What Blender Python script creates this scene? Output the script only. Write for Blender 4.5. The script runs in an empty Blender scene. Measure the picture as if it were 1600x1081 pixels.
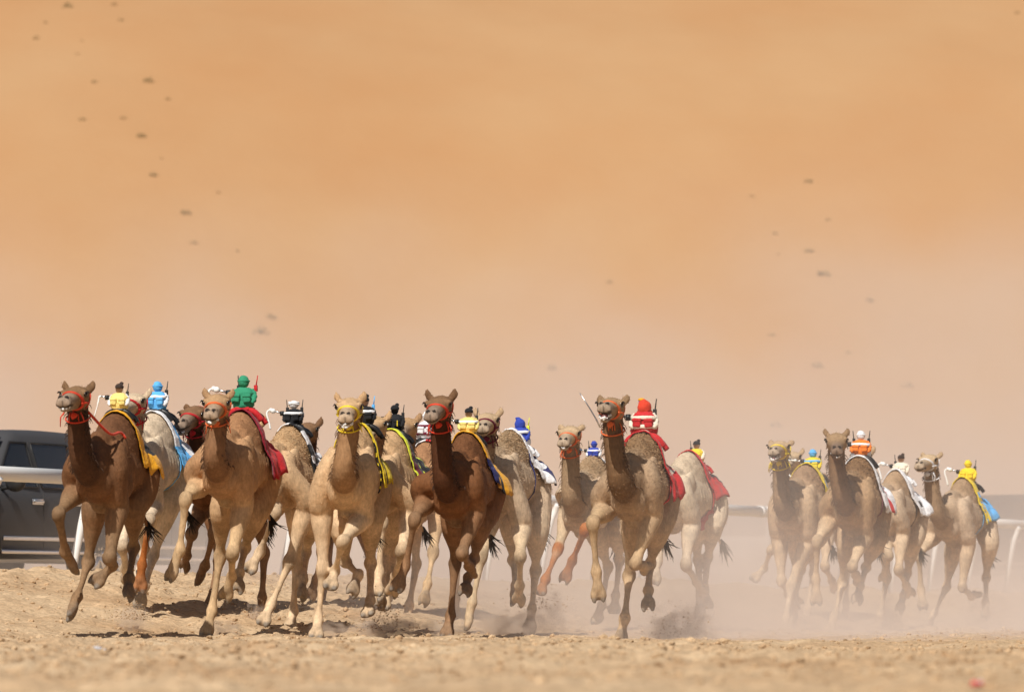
import bpy, bmesh, math, random
import numpy as np
from mathutils import Vector, Matrix, noise, kdtree
from mathutils.bvhtree import BVHTree

R = math.radians
random.seed(7)
scene = bpy.context.scene
COL = scene.collection
V = Vector

# ------------------------------------------------------------------ camera
F_PX = 7560.0            # focal length in photo pixels (photo is 1600 wide)
CAM_H = 0.32
HORIZON = 945.0
PITCH = math.atan((HORIZON - 540.5) / F_PX)
cam_d = bpy.data.cameras.new('camera')
cam = bpy.data.objects.new('camera', cam_d)
COL.objects.link(cam)
cam.location = (0, 0, CAM_H)
cam.rotation_euler = (R(90) + PITCH, 0, 0)
cam_d.sensor_width = 36.0
cam_d.lens = F_PX / 1600.0 * 36.0
cam_d.clip_start = 0.5
cam_d.clip_end = 3000
cam_d.dof.use_dof = True
cam_d.dof.focus_distance = 45.5
cam_d.dof.aperture_fstop = 3.2
scene.camera = cam

# ------------------------------------------------------------------ light
LIGHT_DIR = V((0.21, 0.56, -0.68)).normalized()      # direction sunlight travels
TO_SUN = -LIGHT_DIR
SUN_EL = math.asin(TO_SUN.z)
world = bpy.data.worlds.new('World')
scene.world = world
world.use_nodes = True
wn = world.node_tree.nodes
sky = wn.new('ShaderNodeTexSky')
sky.sky_type = 'NISHITA'
sky.sun_disc = False
sky.sun_elevation = SUN_EL
sky.sun_rotation = math.atan2(TO_SUN.x, TO_SUN.y)
sky.dust_density = 3.0
bg = wn['Background']
bg.inputs['Strength'].default_value = 0.05
world.node_tree.links.new(sky.outputs[0], bg.inputs['Color'])
sun_d = bpy.data.lights.new('sun', 'SUN')
sun_d.energy = 4.8
sun_d.angle = R(0.53)
sun_d.color = (1.0, 0.955, 0.88)
sun = bpy.data.objects.new('sun', sun_d)
COL.objects.link(sun)
sun.location = (-20, -20, 40)
sun.rotation_euler = LIGHT_DIR.to_track_quat('-Z', 'Y').to_euler()
scene.view_settings.view_transform = 'Standard'
scene.view_settings.look = 'None'
scene.view_settings.exposure = 0.0
scene.view_settings.gamma = 1.0
scene.cycles.use_denoising = True
scene.cycles.volume_bounces = 2
scene.cycles.volume_step_rate = 1.0
scene.cycles.volume_max_steps = 256
scene.cycles.max_bounces = 6

# ------------------------------------------------------------------ helpers
CAM_P = V((0, 0, CAM_H))
C_F = V((0, math.cos(PITCH), math.sin(PITCH)))
C_U = V((0, -math.sin(PITCH), math.cos(PITCH)))
C_R = V((1, 0, 0))


def ray(u, v):
    return C_F + C_R * ((u - 800.0) / F_PX) + C_U * ((540.5 - v) / F_PX)


def at(u, v, D):
    """world point seen at photo pixel u,v at distance D along y"""
    d = ray(u, v)
    return CAM_P + d * (D / d.y)


def tag(o, label=None, cat=None, group=None, kind=None):
    if label: o['label'] = label
    if cat: o['category'] = cat
    if group: o['group'] = group
    if kind: o['kind'] = kind
    return o


def empty(name, loc=(0, 0, 0), rz=0.0, parent=None):
    o = bpy.data.objects.new(name, None)
    COL.objects.link(o)
    o.location = loc
    o.rotation_euler = (0, 0, rz)
    o.empty_display_size = 0.2
    o.parent = parent
    return o


def link(name, me, mats=None, parent=None):
    o = bpy.data.objects.new(name, me)
    COL.objects.link(o)
    if mats is not None:
        if not isinstance(mats, (list, tuple)): mats = [mats]
        if len(me.materials) == 0:
            for m in mats: me.materials.append(m)
    o.parent = parent
    return o


def mesh_from(verts, faces, name='mesh', smooth=True):
    me = bpy.data.meshes.new(name)
    me.from_pydata([tuple(v) for v in verts], [], faces)
    if smooth:
        me.polygons.foreach_set('use_smooth', [True] * len(me.polygons))
    me.update()
    return me


class MB:
    """collects shapes as vertex/face lists"""
    def __init__(s):
        s.v = []; s.f = []; s.m = []

    def add(s, verts, faces, mi=0):
        b = len(s.v)
        s.v += [V(p) for p in verts]
        for f in faces:
            s.f.append(tuple(i + b for i in f)); s.m.append(mi)
        return s

    def box(s, c, d, rot=None, mi=0, bev=0.0):
        bm = bmesh.new()
        bmesh.ops.create_cube(bm, size=1.0)
        for v in bm.verts:
            v.co = V((v.co.x * d[0], v.co.y * d[1], v.co.z * d[2]))
        if bev > 0:
            bmesh.ops.bevel(bm, geom=list(bm.edges), offset=bev, segments=2, profile=0.6, affect='EDGES')
        bm.verts.index_update()
        vs = [v.co.copy() for v in bm.verts]
        if rot is not None: vs = [rot @ v for v in vs]
        c = V(c)
        s.add([v + c for v in vs], [[v.index for v in f.verts] for f in bm.faces], mi)
        bm.free()
        return s

    def ball(s, c, r, rot=None, mi=0, n=12, m=8, lump=0.0, seed=0):
        if not hasattr(r, '__len__'): r = (r, r, r)
        vs = []; fs = []
        c = V(c)
        vs.append(V((0, 0, -1)))
        for i in range(1, m):
            a = -math.pi / 2 + math.pi * i / m
            for j in range(n):
                b = 2 * math.pi * j / n
                vs.append(V((math.cos(a) * math.cos(b), math.cos(a) * math.sin(b), math.sin(a))))
        vs.append(V((0, 0, 1)))
        out = []
        for p in vs:
            k = 1.0
            if lump: k += lump * noise.noise(p * 1.7 + V((seed * 3.1, seed, 0)))
            q = V((p.x * r[0] * k, p.y * r[1] * k, p.z * r[2] * k))
            if rot is not None: q = rot @ q
            out.append(q + c)
        for j in range(n):
            fs.append((0, 1 + (j + 1) % n, 1 + j))
        for i in range(m - 2):
            for j in range(n):
                a0 = 1 + i * n + j; a1 = 1 + i * n + (j + 1) % n
                fs.append((a0, a1, a1 + n, a0 + n))
        top = len(vs) - 1; b0 = 1 + (m - 2) * n
        for j in range(n):
            fs.append((b0 + j, b0 + (j + 1) % n, top))
        s.add(out, fs, mi)
        return s

    def tube(s, pts, r, n=8, mi=0, closed=False):
        pts = [V(p) for p in pts]
        N = len(pts)
        if not hasattr(r, '__len__'): r = [r] * N
        vs = []; fs = []
        prev = None
        for i, p in enumerate(pts):
            if closed: t = pts[(i + 1) % N] - pts[(i - 1) % N]
            else: t = pts[min(i + 1, N - 1)] - pts[max(i - 1, 0)]
            if t.length < 1e-9: t = V((0, 0, 1))
            t.normalize()
            if prev is None:
                ref = V((0, 0, 1)) if abs(t.z) < 0.9 else V((1, 0, 0))
                u = t.cross(ref).normalized()
            else:
                u = (prev - t * prev.dot(t)).normalized()
            prev = u
            w = t.cross(u)
            for j in range(n):
                a = 2 * math.pi * j / n
                vs.append(p + (u * math.cos(a) + w * math.sin(a)) * r[i])
        lim = N if closed else N - 1
        for i in range(lim):
            i2 = (i + 1) % N
            for j in range(n):
                j2 = (j + 1) % n
                fs.append((i * n + j, i * n + j2, i2 * n + j2, i2 * n + j))
        if not closed:
            fs.append(tuple(range(n - 1, -1, -1)))
            fs.append(tuple((N - 1) * n + j for j in range(n)))
        s.add(vs, fs, mi)
        return s

    def build(s, name, mats, parent=None, smooth=True):
        me = mesh_from(s.v, s.f, name, smooth)
        o = link(name, me, mats, parent)
        if any(s.m):
            me.polygons.foreach_set('material_index', s.m)
        return o


def crom(pts, n):
    """Catmull-Rom through tuples (any dimension); n samples per span"""
    P = [np.array(p, float) for p in pts]
    P = [2 * P[0] - P[1]] + P + [2 * P[-1] - P[-2]]
    out = []
    for i in range(1, len(P) - 2):
        for k in range(n):
            t = k / n
            a, b, c, d = P[i - 1], P[i], P[i + 1], P[i + 2]
            out.append(0.5 * (2 * b + (c - a) * t + (2 * a - 5 * b + 4 * c - d) * t * t + (3 * b - a - 3 * c + d) * t ** 3))
    out.append(P[-2])
    return out


def vnoise(x, y, seed=0):
    """numpy value noise 2d, -1..1"""
    xi = np.floor(x).astype(np.int64); yi = np.floor(y).astype(np.int64)
    xf = x - xi; yf = y - yi
    xf = xf * xf * (3 - 2 * xf); yf = yf * yf * (3 - 2 * yf)
    def h(a, b):
        n = (a * 374761393 + b * 668265263 + seed * 1442695041) & 0x7fffffff
        n = ((n ^ (n >> 13)) * 1274126177) & 0x7fffffff
        n = n ^ (n >> 16)
        return (n & 0xffff) / 32767.5 - 1.0
    a = h(xi, yi); b = h(xi + 1, yi); c = h(xi, yi + 1); d = h(xi + 1, yi + 1)
    return (a * (1 - xf) + b * xf) * (1 - yf) + (c * (1 - xf) + d * xf) * yf


def sstep(a, b, x):
    t = np.clip((x - a) / (b - a), 0, 1)
    return t * t * (3 - 2 * t)


# ------------------------------------------------------------------ materials
_mats = {}


def mat(name, col, rough=0.7, bump=0.0, bscale=60.0, var=0.0, vscale=8.0, metal=0.0, spec=0.3, sheen=0.0):
    if name in _mats: return _mats[name]
    m = bpy.data.materials.new(name); m.use_nodes = True
    nt = m.node_tree; b = nt.nodes['Principled BSDF']
    b.inputs['Roughness'].default_value = rough
    b.inputs['Metallic'].default_value = metal
    b.inputs['Specular IOR Level'].default_value = spec
    b.inputs['Base Color'].default_value = (*col, 1)
    tc = nt.nodes.new('ShaderNodeTexCoord')
    if var > 0:
        n1 = nt.nodes.new('ShaderNodeTexNoise'); n1.inputs['Scale'].default_value = vscale
        n1.inputs['Detail'].default_value = 6; n1.inputs['Roughness'].default_value = 0.65
        nt.links.new(tc.outputs['Object'], n1.inputs['Vector'])
        mx = nt.nodes.new('ShaderNodeMix'); mx.data_type = 'RGBA'
        mx.inputs['A'].default_value = (*[c * (1 - var) for c in col], 1)
        mx.inputs['B'].default_value = (*[min(1, c * (1 + var)) for c in col], 1)
        nt.links.new(n1.outputs['Fac'], mx.inputs['Factor'])
        nt.links.new(mx.outputs['Result'], b.inputs['Base Color'])
    if bump > 0:
        n2 = nt.nodes.new('ShaderNodeTexNoise'); n2.inputs['Scale'].default_value = bscale
        n2.inputs['Detail'].default_value = 4
        nt.links.new(tc.outputs['Object'], n2.inputs['Vector'])
        bp = nt.nodes.new('ShaderNodeBump'); bp.inputs['Strength'].default_value = bump
        bp.inputs['Distance'].default_value = 0.02
        nt.links.new(n2.outputs['Fac'], bp.inputs['Height'])
        nt.links.new(bp.outputs['Normal'], b.inputs['Normal'])
    if sheen > 0:
        b.inputs['Sheen Weight'].default_value = sheen
    _mats[name] = m
    return m


def coat_material():
    m = bpy.data.materials.new('camel_coat'); m.use_nodes = True
    nt = m.node_tree; N = nt.nodes; L = nt.links
    b = N['Principled BSDF']
    b.inputs['Roughness'].default_value = 0.75
    b.inputs['Specular IOR Level'].default_value = 0.18
    at_ = N.new('ShaderNodeAttribute'); at_.attribute_name = 'coat'
    wo = N.new('ShaderNodeAttribute'); wo.attribute_name = 'wool'
    tc = N.new('ShaderNodeTexCoord')
    n1 = N.new('ShaderNodeTexNoise'); n1.inputs['Scale'].default_value = 9; n1.inputs['Detail'].default_value = 8
    n1.inputs['Roughness'].default_value = 0.7
    L.new(tc.outputs['Object'], n1.inputs['Vector'])
    mr = N.new('ShaderNodeMapRange'); mr.inputs['From Min'].default_value = 0.3; mr.inputs['From Max'].default_value = 0.7
    mr.inputs['To Min'].default_value = 0.78; mr.inputs['To Max'].default_value = 1.2
    L.new(n1.outputs['Fac'], mr.inputs['Value'])
    # fine streaks
    mp = N.new('ShaderNodeMapping'); mp.inputs['Scale'].default_value = (60, 60, 22)
    L.new(tc.outputs['Object'], mp.inputs['Vector'])
    n2 = N.new('ShaderNodeTexNoise'); n2.inputs['Scale'].default_value = 1.0; n2.inputs['Detail'].default_value = 5
    L.new(mp.outputs['Vector'], n2.inputs['Vector'])
    mr2 = N.new('ShaderNodeMapRange'); mr2.inputs['From Min'].default_value = 0.3; mr2.inputs['From Max'].default_value = 0.7
    mr2.inputs['To Min'].default_value = 0.82; mr2.inputs['To Max'].default_value = 1.15
    L.new(n2.outputs['Fac'], mr2.inputs['Value'])
    mu = N.new('ShaderNodeMath'); mu.operation = 'MULTIPLY'
    L.new(mr.outputs[0], mu.inputs[0]); L.new(mr2.outputs[0], mu.inputs[1])
    vm = N.new('ShaderNodeVectorMath'); vm.operation = 'SCALE'
    L.new(at_.outputs['Color'], vm.inputs[0]); L.new(mu.outputs[0], vm.inputs['Scale'])
    L.new(vm.outputs[0], b.inputs['Base Color'])
    # bump: fine hair everywhere, curls where woolly
    n3 = N.new('ShaderNodeTexNoise'); n3.inputs['Scale'].default_value = 55; n3.inputs['Detail'].default_value = 4
    n3.inputs['Distortion'].default_value = 1.5
    L.new(tc.outputs['Object'], n3.inputs['Vector'])
    mw = N.new('ShaderNodeMath'); mw.operation = 'MULTIPLY_ADD'
    mw.inputs[1].default_value = 1.3; mw.inputs[2].default_value = 0.07
    L.new(wo.outputs['Fac'], mw.inputs[0])
    bp = N.new('ShaderNodeBump'); bp.inputs['Distance'].default_value = 0.02
    L.new(mw.outputs[0], bp.inputs['Strength'])
    L.new(n3.outputs['Fac'], bp.inputs['Height'])
    n4 = N.new('ShaderNodeTexNoise'); n4.inputs['Scale'].default_value = 1.0; n4.inputs['Detail'].default_value = 3
    mp2 = N.new('ShaderNodeMapping'); mp2.inputs['Scale'].default_value = (150, 150, 60)
    L.new(tc.outputs['Object'], mp2.inputs['Vector']); L.new(mp2.outputs['Vector'], n4.inputs['Vector'])
    bp2 = N.new('ShaderNodeBump'); bp2.inputs['Distance'].default_value = 0.008; bp2.inputs['Strength'].default_value = 0.35
    L.new(n4.outputs['Fac'], bp2.inputs['Height']); L.new(bp.outputs['Normal'], bp2.inputs['Normal'])
    L.new(bp2.outputs['Normal'], b.inputs['Normal'])
    return m


COAT = coat_material()
EYE = mat('eye_dark', (0.012, 0.008, 0.006), 0.12, spec=0.6)
FOAM = mat('mouth_foam', (0.82, 0.80, 0.78), 0.35, bump=0.4, bscale=150)
LASH = mat('dark_hair', (0.03, 0.02, 0.015), 0.8)
MOUTH = mat('mouth_inside', (0.16, 0.05, 0.045), 0.5)


def cloth_mat(name, col, rough=0.75):
    return mat(name, col, rough, bump=0.55, bscale=34, var=0.24, vscale=9, spec=0.2, sheen=0.1)


RED = cloth_mat('red_cloth', (0.50, 0.02, 0.025))
DRED = cloth_mat('dark_red_cloth', (0.26, 0.015, 0.03))
SCARLET = cloth_mat('scarlet_rope', (0.62, 0.05, 0.02))
ORED = cloth_mat('orange_red_rope', (0.68, 0.14, 0.04))
YEL = cloth_mat('yellow_cloth', (0.78, 0.58, 0.03))
LYEL = cloth_mat('pale_yellow_cloth', (0.80, 0.66, 0.22))
GOLD = cloth_mat('orange_yellow_cloth', (0.74, 0.36, 0.02), 0.55)
LIME = cloth_mat('lime_trim', (0.66, 0.70, 0.05))
LBLUE = cloth_mat('light_blue_cloth', (0.11, 0.42, 0.80))
BLUE = cloth_mat('royal_blue_cloth', (0.03, 0.06, 0.38))
NAVY = cloth_mat('navy_cloth', (0.015, 0.018, 0.12))
WHITE = cloth_mat('white_cloth', (0.78, 0.78, 0.80))
CREAM = cloth_mat('cream_cloth', (0.74, 0.66, 0.54))
BLACK = cloth_mat('black_cloth', (0.013, 0.013, 0.016))
GREEN = cloth_mat('green_cloth', (0.03, 0.26, 0.14))
ORANGE = cloth_mat('orange_cloth', (0.80, 0.20, 0.02))
MAROON = cloth_mat('maroon_cloth', (0.14, 0.012, 0.03))
BROWNC = cloth_mat('dark_brown_cloth', (0.045, 0.028, 0.022))
SKIN = mat('doll_face', (0.45, 0.27, 0.18), 0.6)
WPLAST = mat('white_plastic', (0.80, 0.79, 0.76), 0.35, spec=0.4)
BPLAST = mat('black_plastic', (0.015, 0.015, 0.016), 0.4, spec=0.4)
STEEL = mat('bright_steel', (0.6, 0.6, 0.6), 0.3, metal=1.0)
RAILP = mat('white_rail_paint', (0.78, 0.77, 0.75), 0.4, var=0.05, vscale=2, bump=0.05, bscale=20)


# ------------------------------------------------------------------ terrain
RAIL_A = V((-5.23, 49.4)); RAIL_SL = 2.29


def rail_y(x):
    return 49.4 + (x + 5.23) * RAIL_SL


def rail_dist(x, y):
    """perpendicular metres from the rail line towards the track"""
    return (rail_y(x) - y) / math.sqrt(1 + RAIL_SL ** 2)


def base_z(x, y):
    d = (49.4 + (x + 5.23) * RAIL_SL - y) / math.sqrt(1 + RAIL_SL ** 2)
    z = 0.52 * (1 - sstep(0.6, 5.6, d))
    z = z + 0.10 * np.exp(-((d - 0.35) / 0.55) ** 2) * sstep(200, 60, y * 1.0)
    return z


def ground_z(x, y):
    x = np.asarray(x, float); y = np.asarray(y, float)
    z = base_z(x, y)
    z = z + 0.030 * vnoise(x * 0.45, y * 0.35, 1) + 0.022 * vnoise(x * 1.3, y * 0.9, 2)
    rough = 0.6 + 0.6 * sstep(-0.4, 0.6, vnoise(x * 0.5 + 9, y * 0.16, 5))
    c = np.abs(vnoise(x * 3.3, y * 3.0, 3))
    z = z + rough * (0.034 * (1 - c) ** 2 + 0.026 * vnoise(x * 6.0, y * 4.5, 4) + 0.027 * vnoise(x * 9.5, y * 6.4, 6))
    # slope down to flat behind the parked cars
    return z


def make_ground():
    def axis(a, b, step, ends, growth=1.35):
        c = list(np.arange(a, b + 1e-6, step))
        s = step; p = c[-1]
        up = []
        while p < ends[1]:
            s = min(s * growth, 60); p += s; up.append(p)
        s = step; p = c[0]; dn = []
        while p > ends[0]:
            s = min(s * growth, 60); p -= s; dn.append(p)
        return np.array(dn[::-1] + c + up)
    xs = axis(-7.2, 8.2, 0.052, (-700, 700))
    ys = axis(15.0, 57.0, 0.078, (-60, 900))
    X, Y = np.meshgrid(xs, ys)
    Z = ground_z(X, Y)
    nx, ny = len(xs), len(ys)
    co = np.stack([X.ravel(), Y.ravel(), Z.ravel()], 1)
    idx = np.arange(nx * ny).reshape(ny, nx)
    q = np.stack([idx[:-1, :-1], idx[:-1, 1:], idx[1:, 1:], idx[1:, :-1]], -1).reshape(-1, 4)
    me = bpy.data.meshes.new('ground')
    me.vertices.add(len(co)); me.vertices.foreach_set('co', co.ravel())
    me.loops.add(q.size); me.loops.foreach_set('vertex_index', q.ravel())
    me.polygons.add(len(q))
    me.polygons.foreach_set('loop_start', np.arange(0, q.size, 4))
    me.polygons.foreach_set('loop_total', np.full(len(q), 4))
    me.polygons.foreach_set('use_smooth', np.ones(len(q), bool))
    me.update(); me.validate()
    # material
    m = bpy.data.materials.new('track_sand'); m.use_nodes = True
    nt = m.node_tree; N = nt.nodes; L = nt.links; b = N['Principled BSDF']
    b.inputs['Roughness'].default_value = 0.95; b.inputs['Specular IOR Level'].default_value = 0.1
    tc = N.new('ShaderNodeTexCoord')
    n1 = N.new('ShaderNodeTexNoise'); n1.inputs['Scale'].default_value = 0.55; n1.inputs['Detail'].default_value = 9; n1.inputs['Roughness'].default_value = 0.68
    n2 = N.new('ShaderNodeTexNoise'); n2.inputs['Scale'].default_value = 16; n2.inputs['Detail'].default_value = 6; n2.inputs['Roughness'].default_value = 0.7
    for n in (n1, n2): L.new(tc.outputs['Object'], n.inputs['Vector'])
    r1 = N.new('ShaderNodeValToRGB')
    e = r1.color_ramp.elements
    e[0].position = 0.33; e[0].color = (0.465, 0.30, 0.168, 1)
    e[1].position = 0.68; e[1].color = (0.64, 0.472, 0.30, 1)
    L.new(n1.outputs['Fac'], r1.inputs['Fac'])
    mr = N.new('ShaderNodeMapRange'); mr.inputs['From Min'].default_value = 0.3; mr.inputs['From Max'].default_value = 0.62
    mr.inputs['To Min'].default_value = 0.60; mr.inputs['To Max'].default_value = 1.06
    L.new(n2.outputs['Fac'], mr.inputs['Value'])
    vm = N.new('ShaderNodeVectorMath'); vm.operation = 'SCALE'
    L.new(r1.outputs['Color'], vm.inputs[0]); L.new(mr.outputs[0], vm.inputs['Scale'])
    L.new(vm.outputs[0], b.inputs['Base Color'])
    n3 = N.new('ShaderNodeTexNoise'); n3.inputs['Scale'].default_value = 28; n3.inputs['Detail'].default_value = 6
    L.new(tc.outputs['Object'], n3.inputs['Vector'])
    bp = N.new('ShaderNodeBump'); bp.inputs['Strength'].default_value = 0.7; bp.inputs['Distance'].default_value = 0.03
    L.new(n3.outputs['Fac'], bp.inputs['Height']); L.new(bp.outputs['Normal'], b.inputs['Normal'])
    o = link('ground', me, m)
    tag(o, kind='structure')
    return o, m


GROUND, SANDM = make_ground()


def make_clods():
    """loose crumbs of sand lying on the track, one mass"""
    rnd = random.Random(3)
    ico = bmesh.new(); bmesh.ops.create_icosphere(ico, subdivisions=1, radius=1.0)
    iv = [v.co.copy() for v in ico.verts]; jf = [[v.index for v in f.verts] for f in ico.faces]
    ico.free()
    b = MB()
    P = []
    for k in range(30000):
        y = 17 + (rnd.random() ** 1.3) * 38
        hw = 0.118 * y + 0.4
        x = rnd.uniform(-hw, hw)
        if rail_dist(x, y) < 0.1: continue
        if vnoise(np.array(x * 0.5 + 9), np.array(y * 0.16), 5) + rnd.uniform(-0.7, 0.7) < -0.25: continue
        P.append((x, y))
    zz = ground_z([p[0] for p in P], [p[1] for p in P])
    for (x, y), z in zip(P, zz):
        r = 0.006 + 0.024 * rnd.random() ** 3
        if y < 30: r *= .55 + .45 * (y - 15) / 15
        if rnd.random() < 0.004: r *= 1.7
        sx, sy, sz = rnd.uniform(.7, 1.4), rnd.uniform(.7, 1.3), rnd.uniform(.5, .9)
        a = rnd.uniform(0, 6.28); ca, sa = math.cos(a), math.sin(a)
        jit = [rnd.uniform(0.75, 1.2) for _ in iv]
        b.add([V(((ca * p.x * sx - sa * p.y * sy) * r * j + x, (sa * p.x * sx + ca * p.y * sy) * r * j + y, p.z * sz * r * j + z + r * 0.25)) for p, j in zip(iv, jit)], jf)
    o = b.build('sand_crumbs', SANDM, smooth=False)
    tag(o, 'loose crumbs and small clods of pale sand strewn over the track', 'sand', kind='stuff')


make_clods()


# ------------------------------------------------------------------ dune
def dune_h(x, y):
    x = np.asarray(x, float); y = np.asarray(y, float)
    foot = 262 + 16 * vnoise(x * 0.008 + 3.3, y * 0 + 0.5, 11) + 5 * vnoise(x * 0.03, y * 0 + 1.5, 12)
    t = np.clip((y - foot) / 190.0, 0, None)
    h = 96 * (1 - np.exp(-(t * 1.05) ** 1.12))
    h = h + sstep(0, 0.15, t) * (0.30 * vnoise(x * 0.035 + y * 0.01, y * 0.02, 13) + 0.22 * vnoise(x * 0.06 + y * 0.05, y * 0.02, 14)
                                + 0.035 * vnoise(x * 0.4, y * 0.25, 15))
    h = h * sstep(900, 560, y) * 1.0
    return h + 0.3 * sstep(0, 0.02, t)


def make_dune():
    xs = np.concatenate([np.linspace(-520, -70, 50), np.linspace(-65, 65, 230), np.linspace(70, 520, 50)])
    ys = np.concatenate([np.linspace(236, 420, 300), np.linspace(425, 900, 50)])
    X, Y = np.meshgrid(xs, ys)
    Z = dune_h(X, Y)
    nx, ny = len(xs), len(ys)
    verts = np.stack([X.ravel(), Y.ravel(), (Z - 0.25).ravel() + 0.52], 1)
    idx = np.arange(nx * ny).reshape(ny, nx)
    q = np.stack([idx[:-1, :-1], idx[:-1, 1:], idx[1:, 1:], idx[1:, :-1]], -1).reshape(-1, 4)
    me = mesh_from(verts.tolist(), q.tolist(), 'dune')
    m = bpy.data.materials.new('dune_sand'); m.use_nodes = True
    nt = m.node_tree; N = nt.nodes; L = nt.links; b = N['Principled BSDF']
    b.inputs['Roughness'].default_value = 1.0; b.inputs['Specular IOR Level'].default_value = 0.05
    tc = N.new('ShaderNodeTexCoord')
    mp = N.new('ShaderNodeMapping'); mp.inputs['Scale'].default_value = (0.05, 0.012, 0.06); mp.inputs['Rotation'].default_value = (0, 0, 0.0)
    L.new(tc.outputs['Object'], mp.inputs['Vector'])
    n1 = N.new('ShaderNodeTexNoise'); n1.inputs['Scale'].default_value = 1.0; n1.inputs['Detail'].default_value = 5; n1.inputs['Roughness'].default_value = 0.55
    L.new(mp.outputs[0], n1.inputs['Vector'])
    r1 = N.new('ShaderNodeValToRGB'); e = r1.color_ramp.elements
    e[0].position = 0.32; e[0].color = (0.43, 0.232, 0.107, 1)
    e[1].position = 0.70; e[1].color = (0.45, 0.27, 0.138, 1)
    L.new(n1.outputs['Fac'], r1.inputs['Fac']); L.new(r1.outputs['Color'], b.inputs['Base Color'])
    n3 = N.new('ShaderNodeTexNoise'); n3.inputs['Scale'].default_value = 1.2; n3.inputs['Detail'].default_value = 6
    L.new(tc.outputs['Object'], n3.inputs['Vector'])
    bp = N.new('ShaderNodeBump'); bp.inputs['Strength'].default_value = 0.25; bp.inputs['Distance'].default_value = 0.15
    L.new(n3.outputs['Fac'], bp.inputs['Height']); L.new(bp.outputs['Normal'], b.inputs['Normal'])
    o = link('dune', me, m)
    tag(o, kind='structure')
    return o


DUNE = make_dune()


def dune_point(u, v):
    """where the view ray through u,v meets the dune"""
    lo, hi = 236.0, 900.0
    y = 240.0
    while y < 700:
        p = at(u, v, y)
        if p.z < float(dune_h(p.x, p.y)) + 0.27: return p
        y += 0.4
    return None


SHRUBM = [mat('desert_shrub', (0.22, 0.165, 0.075), 0.9, var=0.3, vscale=3), mat('dry_shrub', (0.31, 0.215, 0.105), 0.9, var=0.3, vscale=3)]


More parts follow.
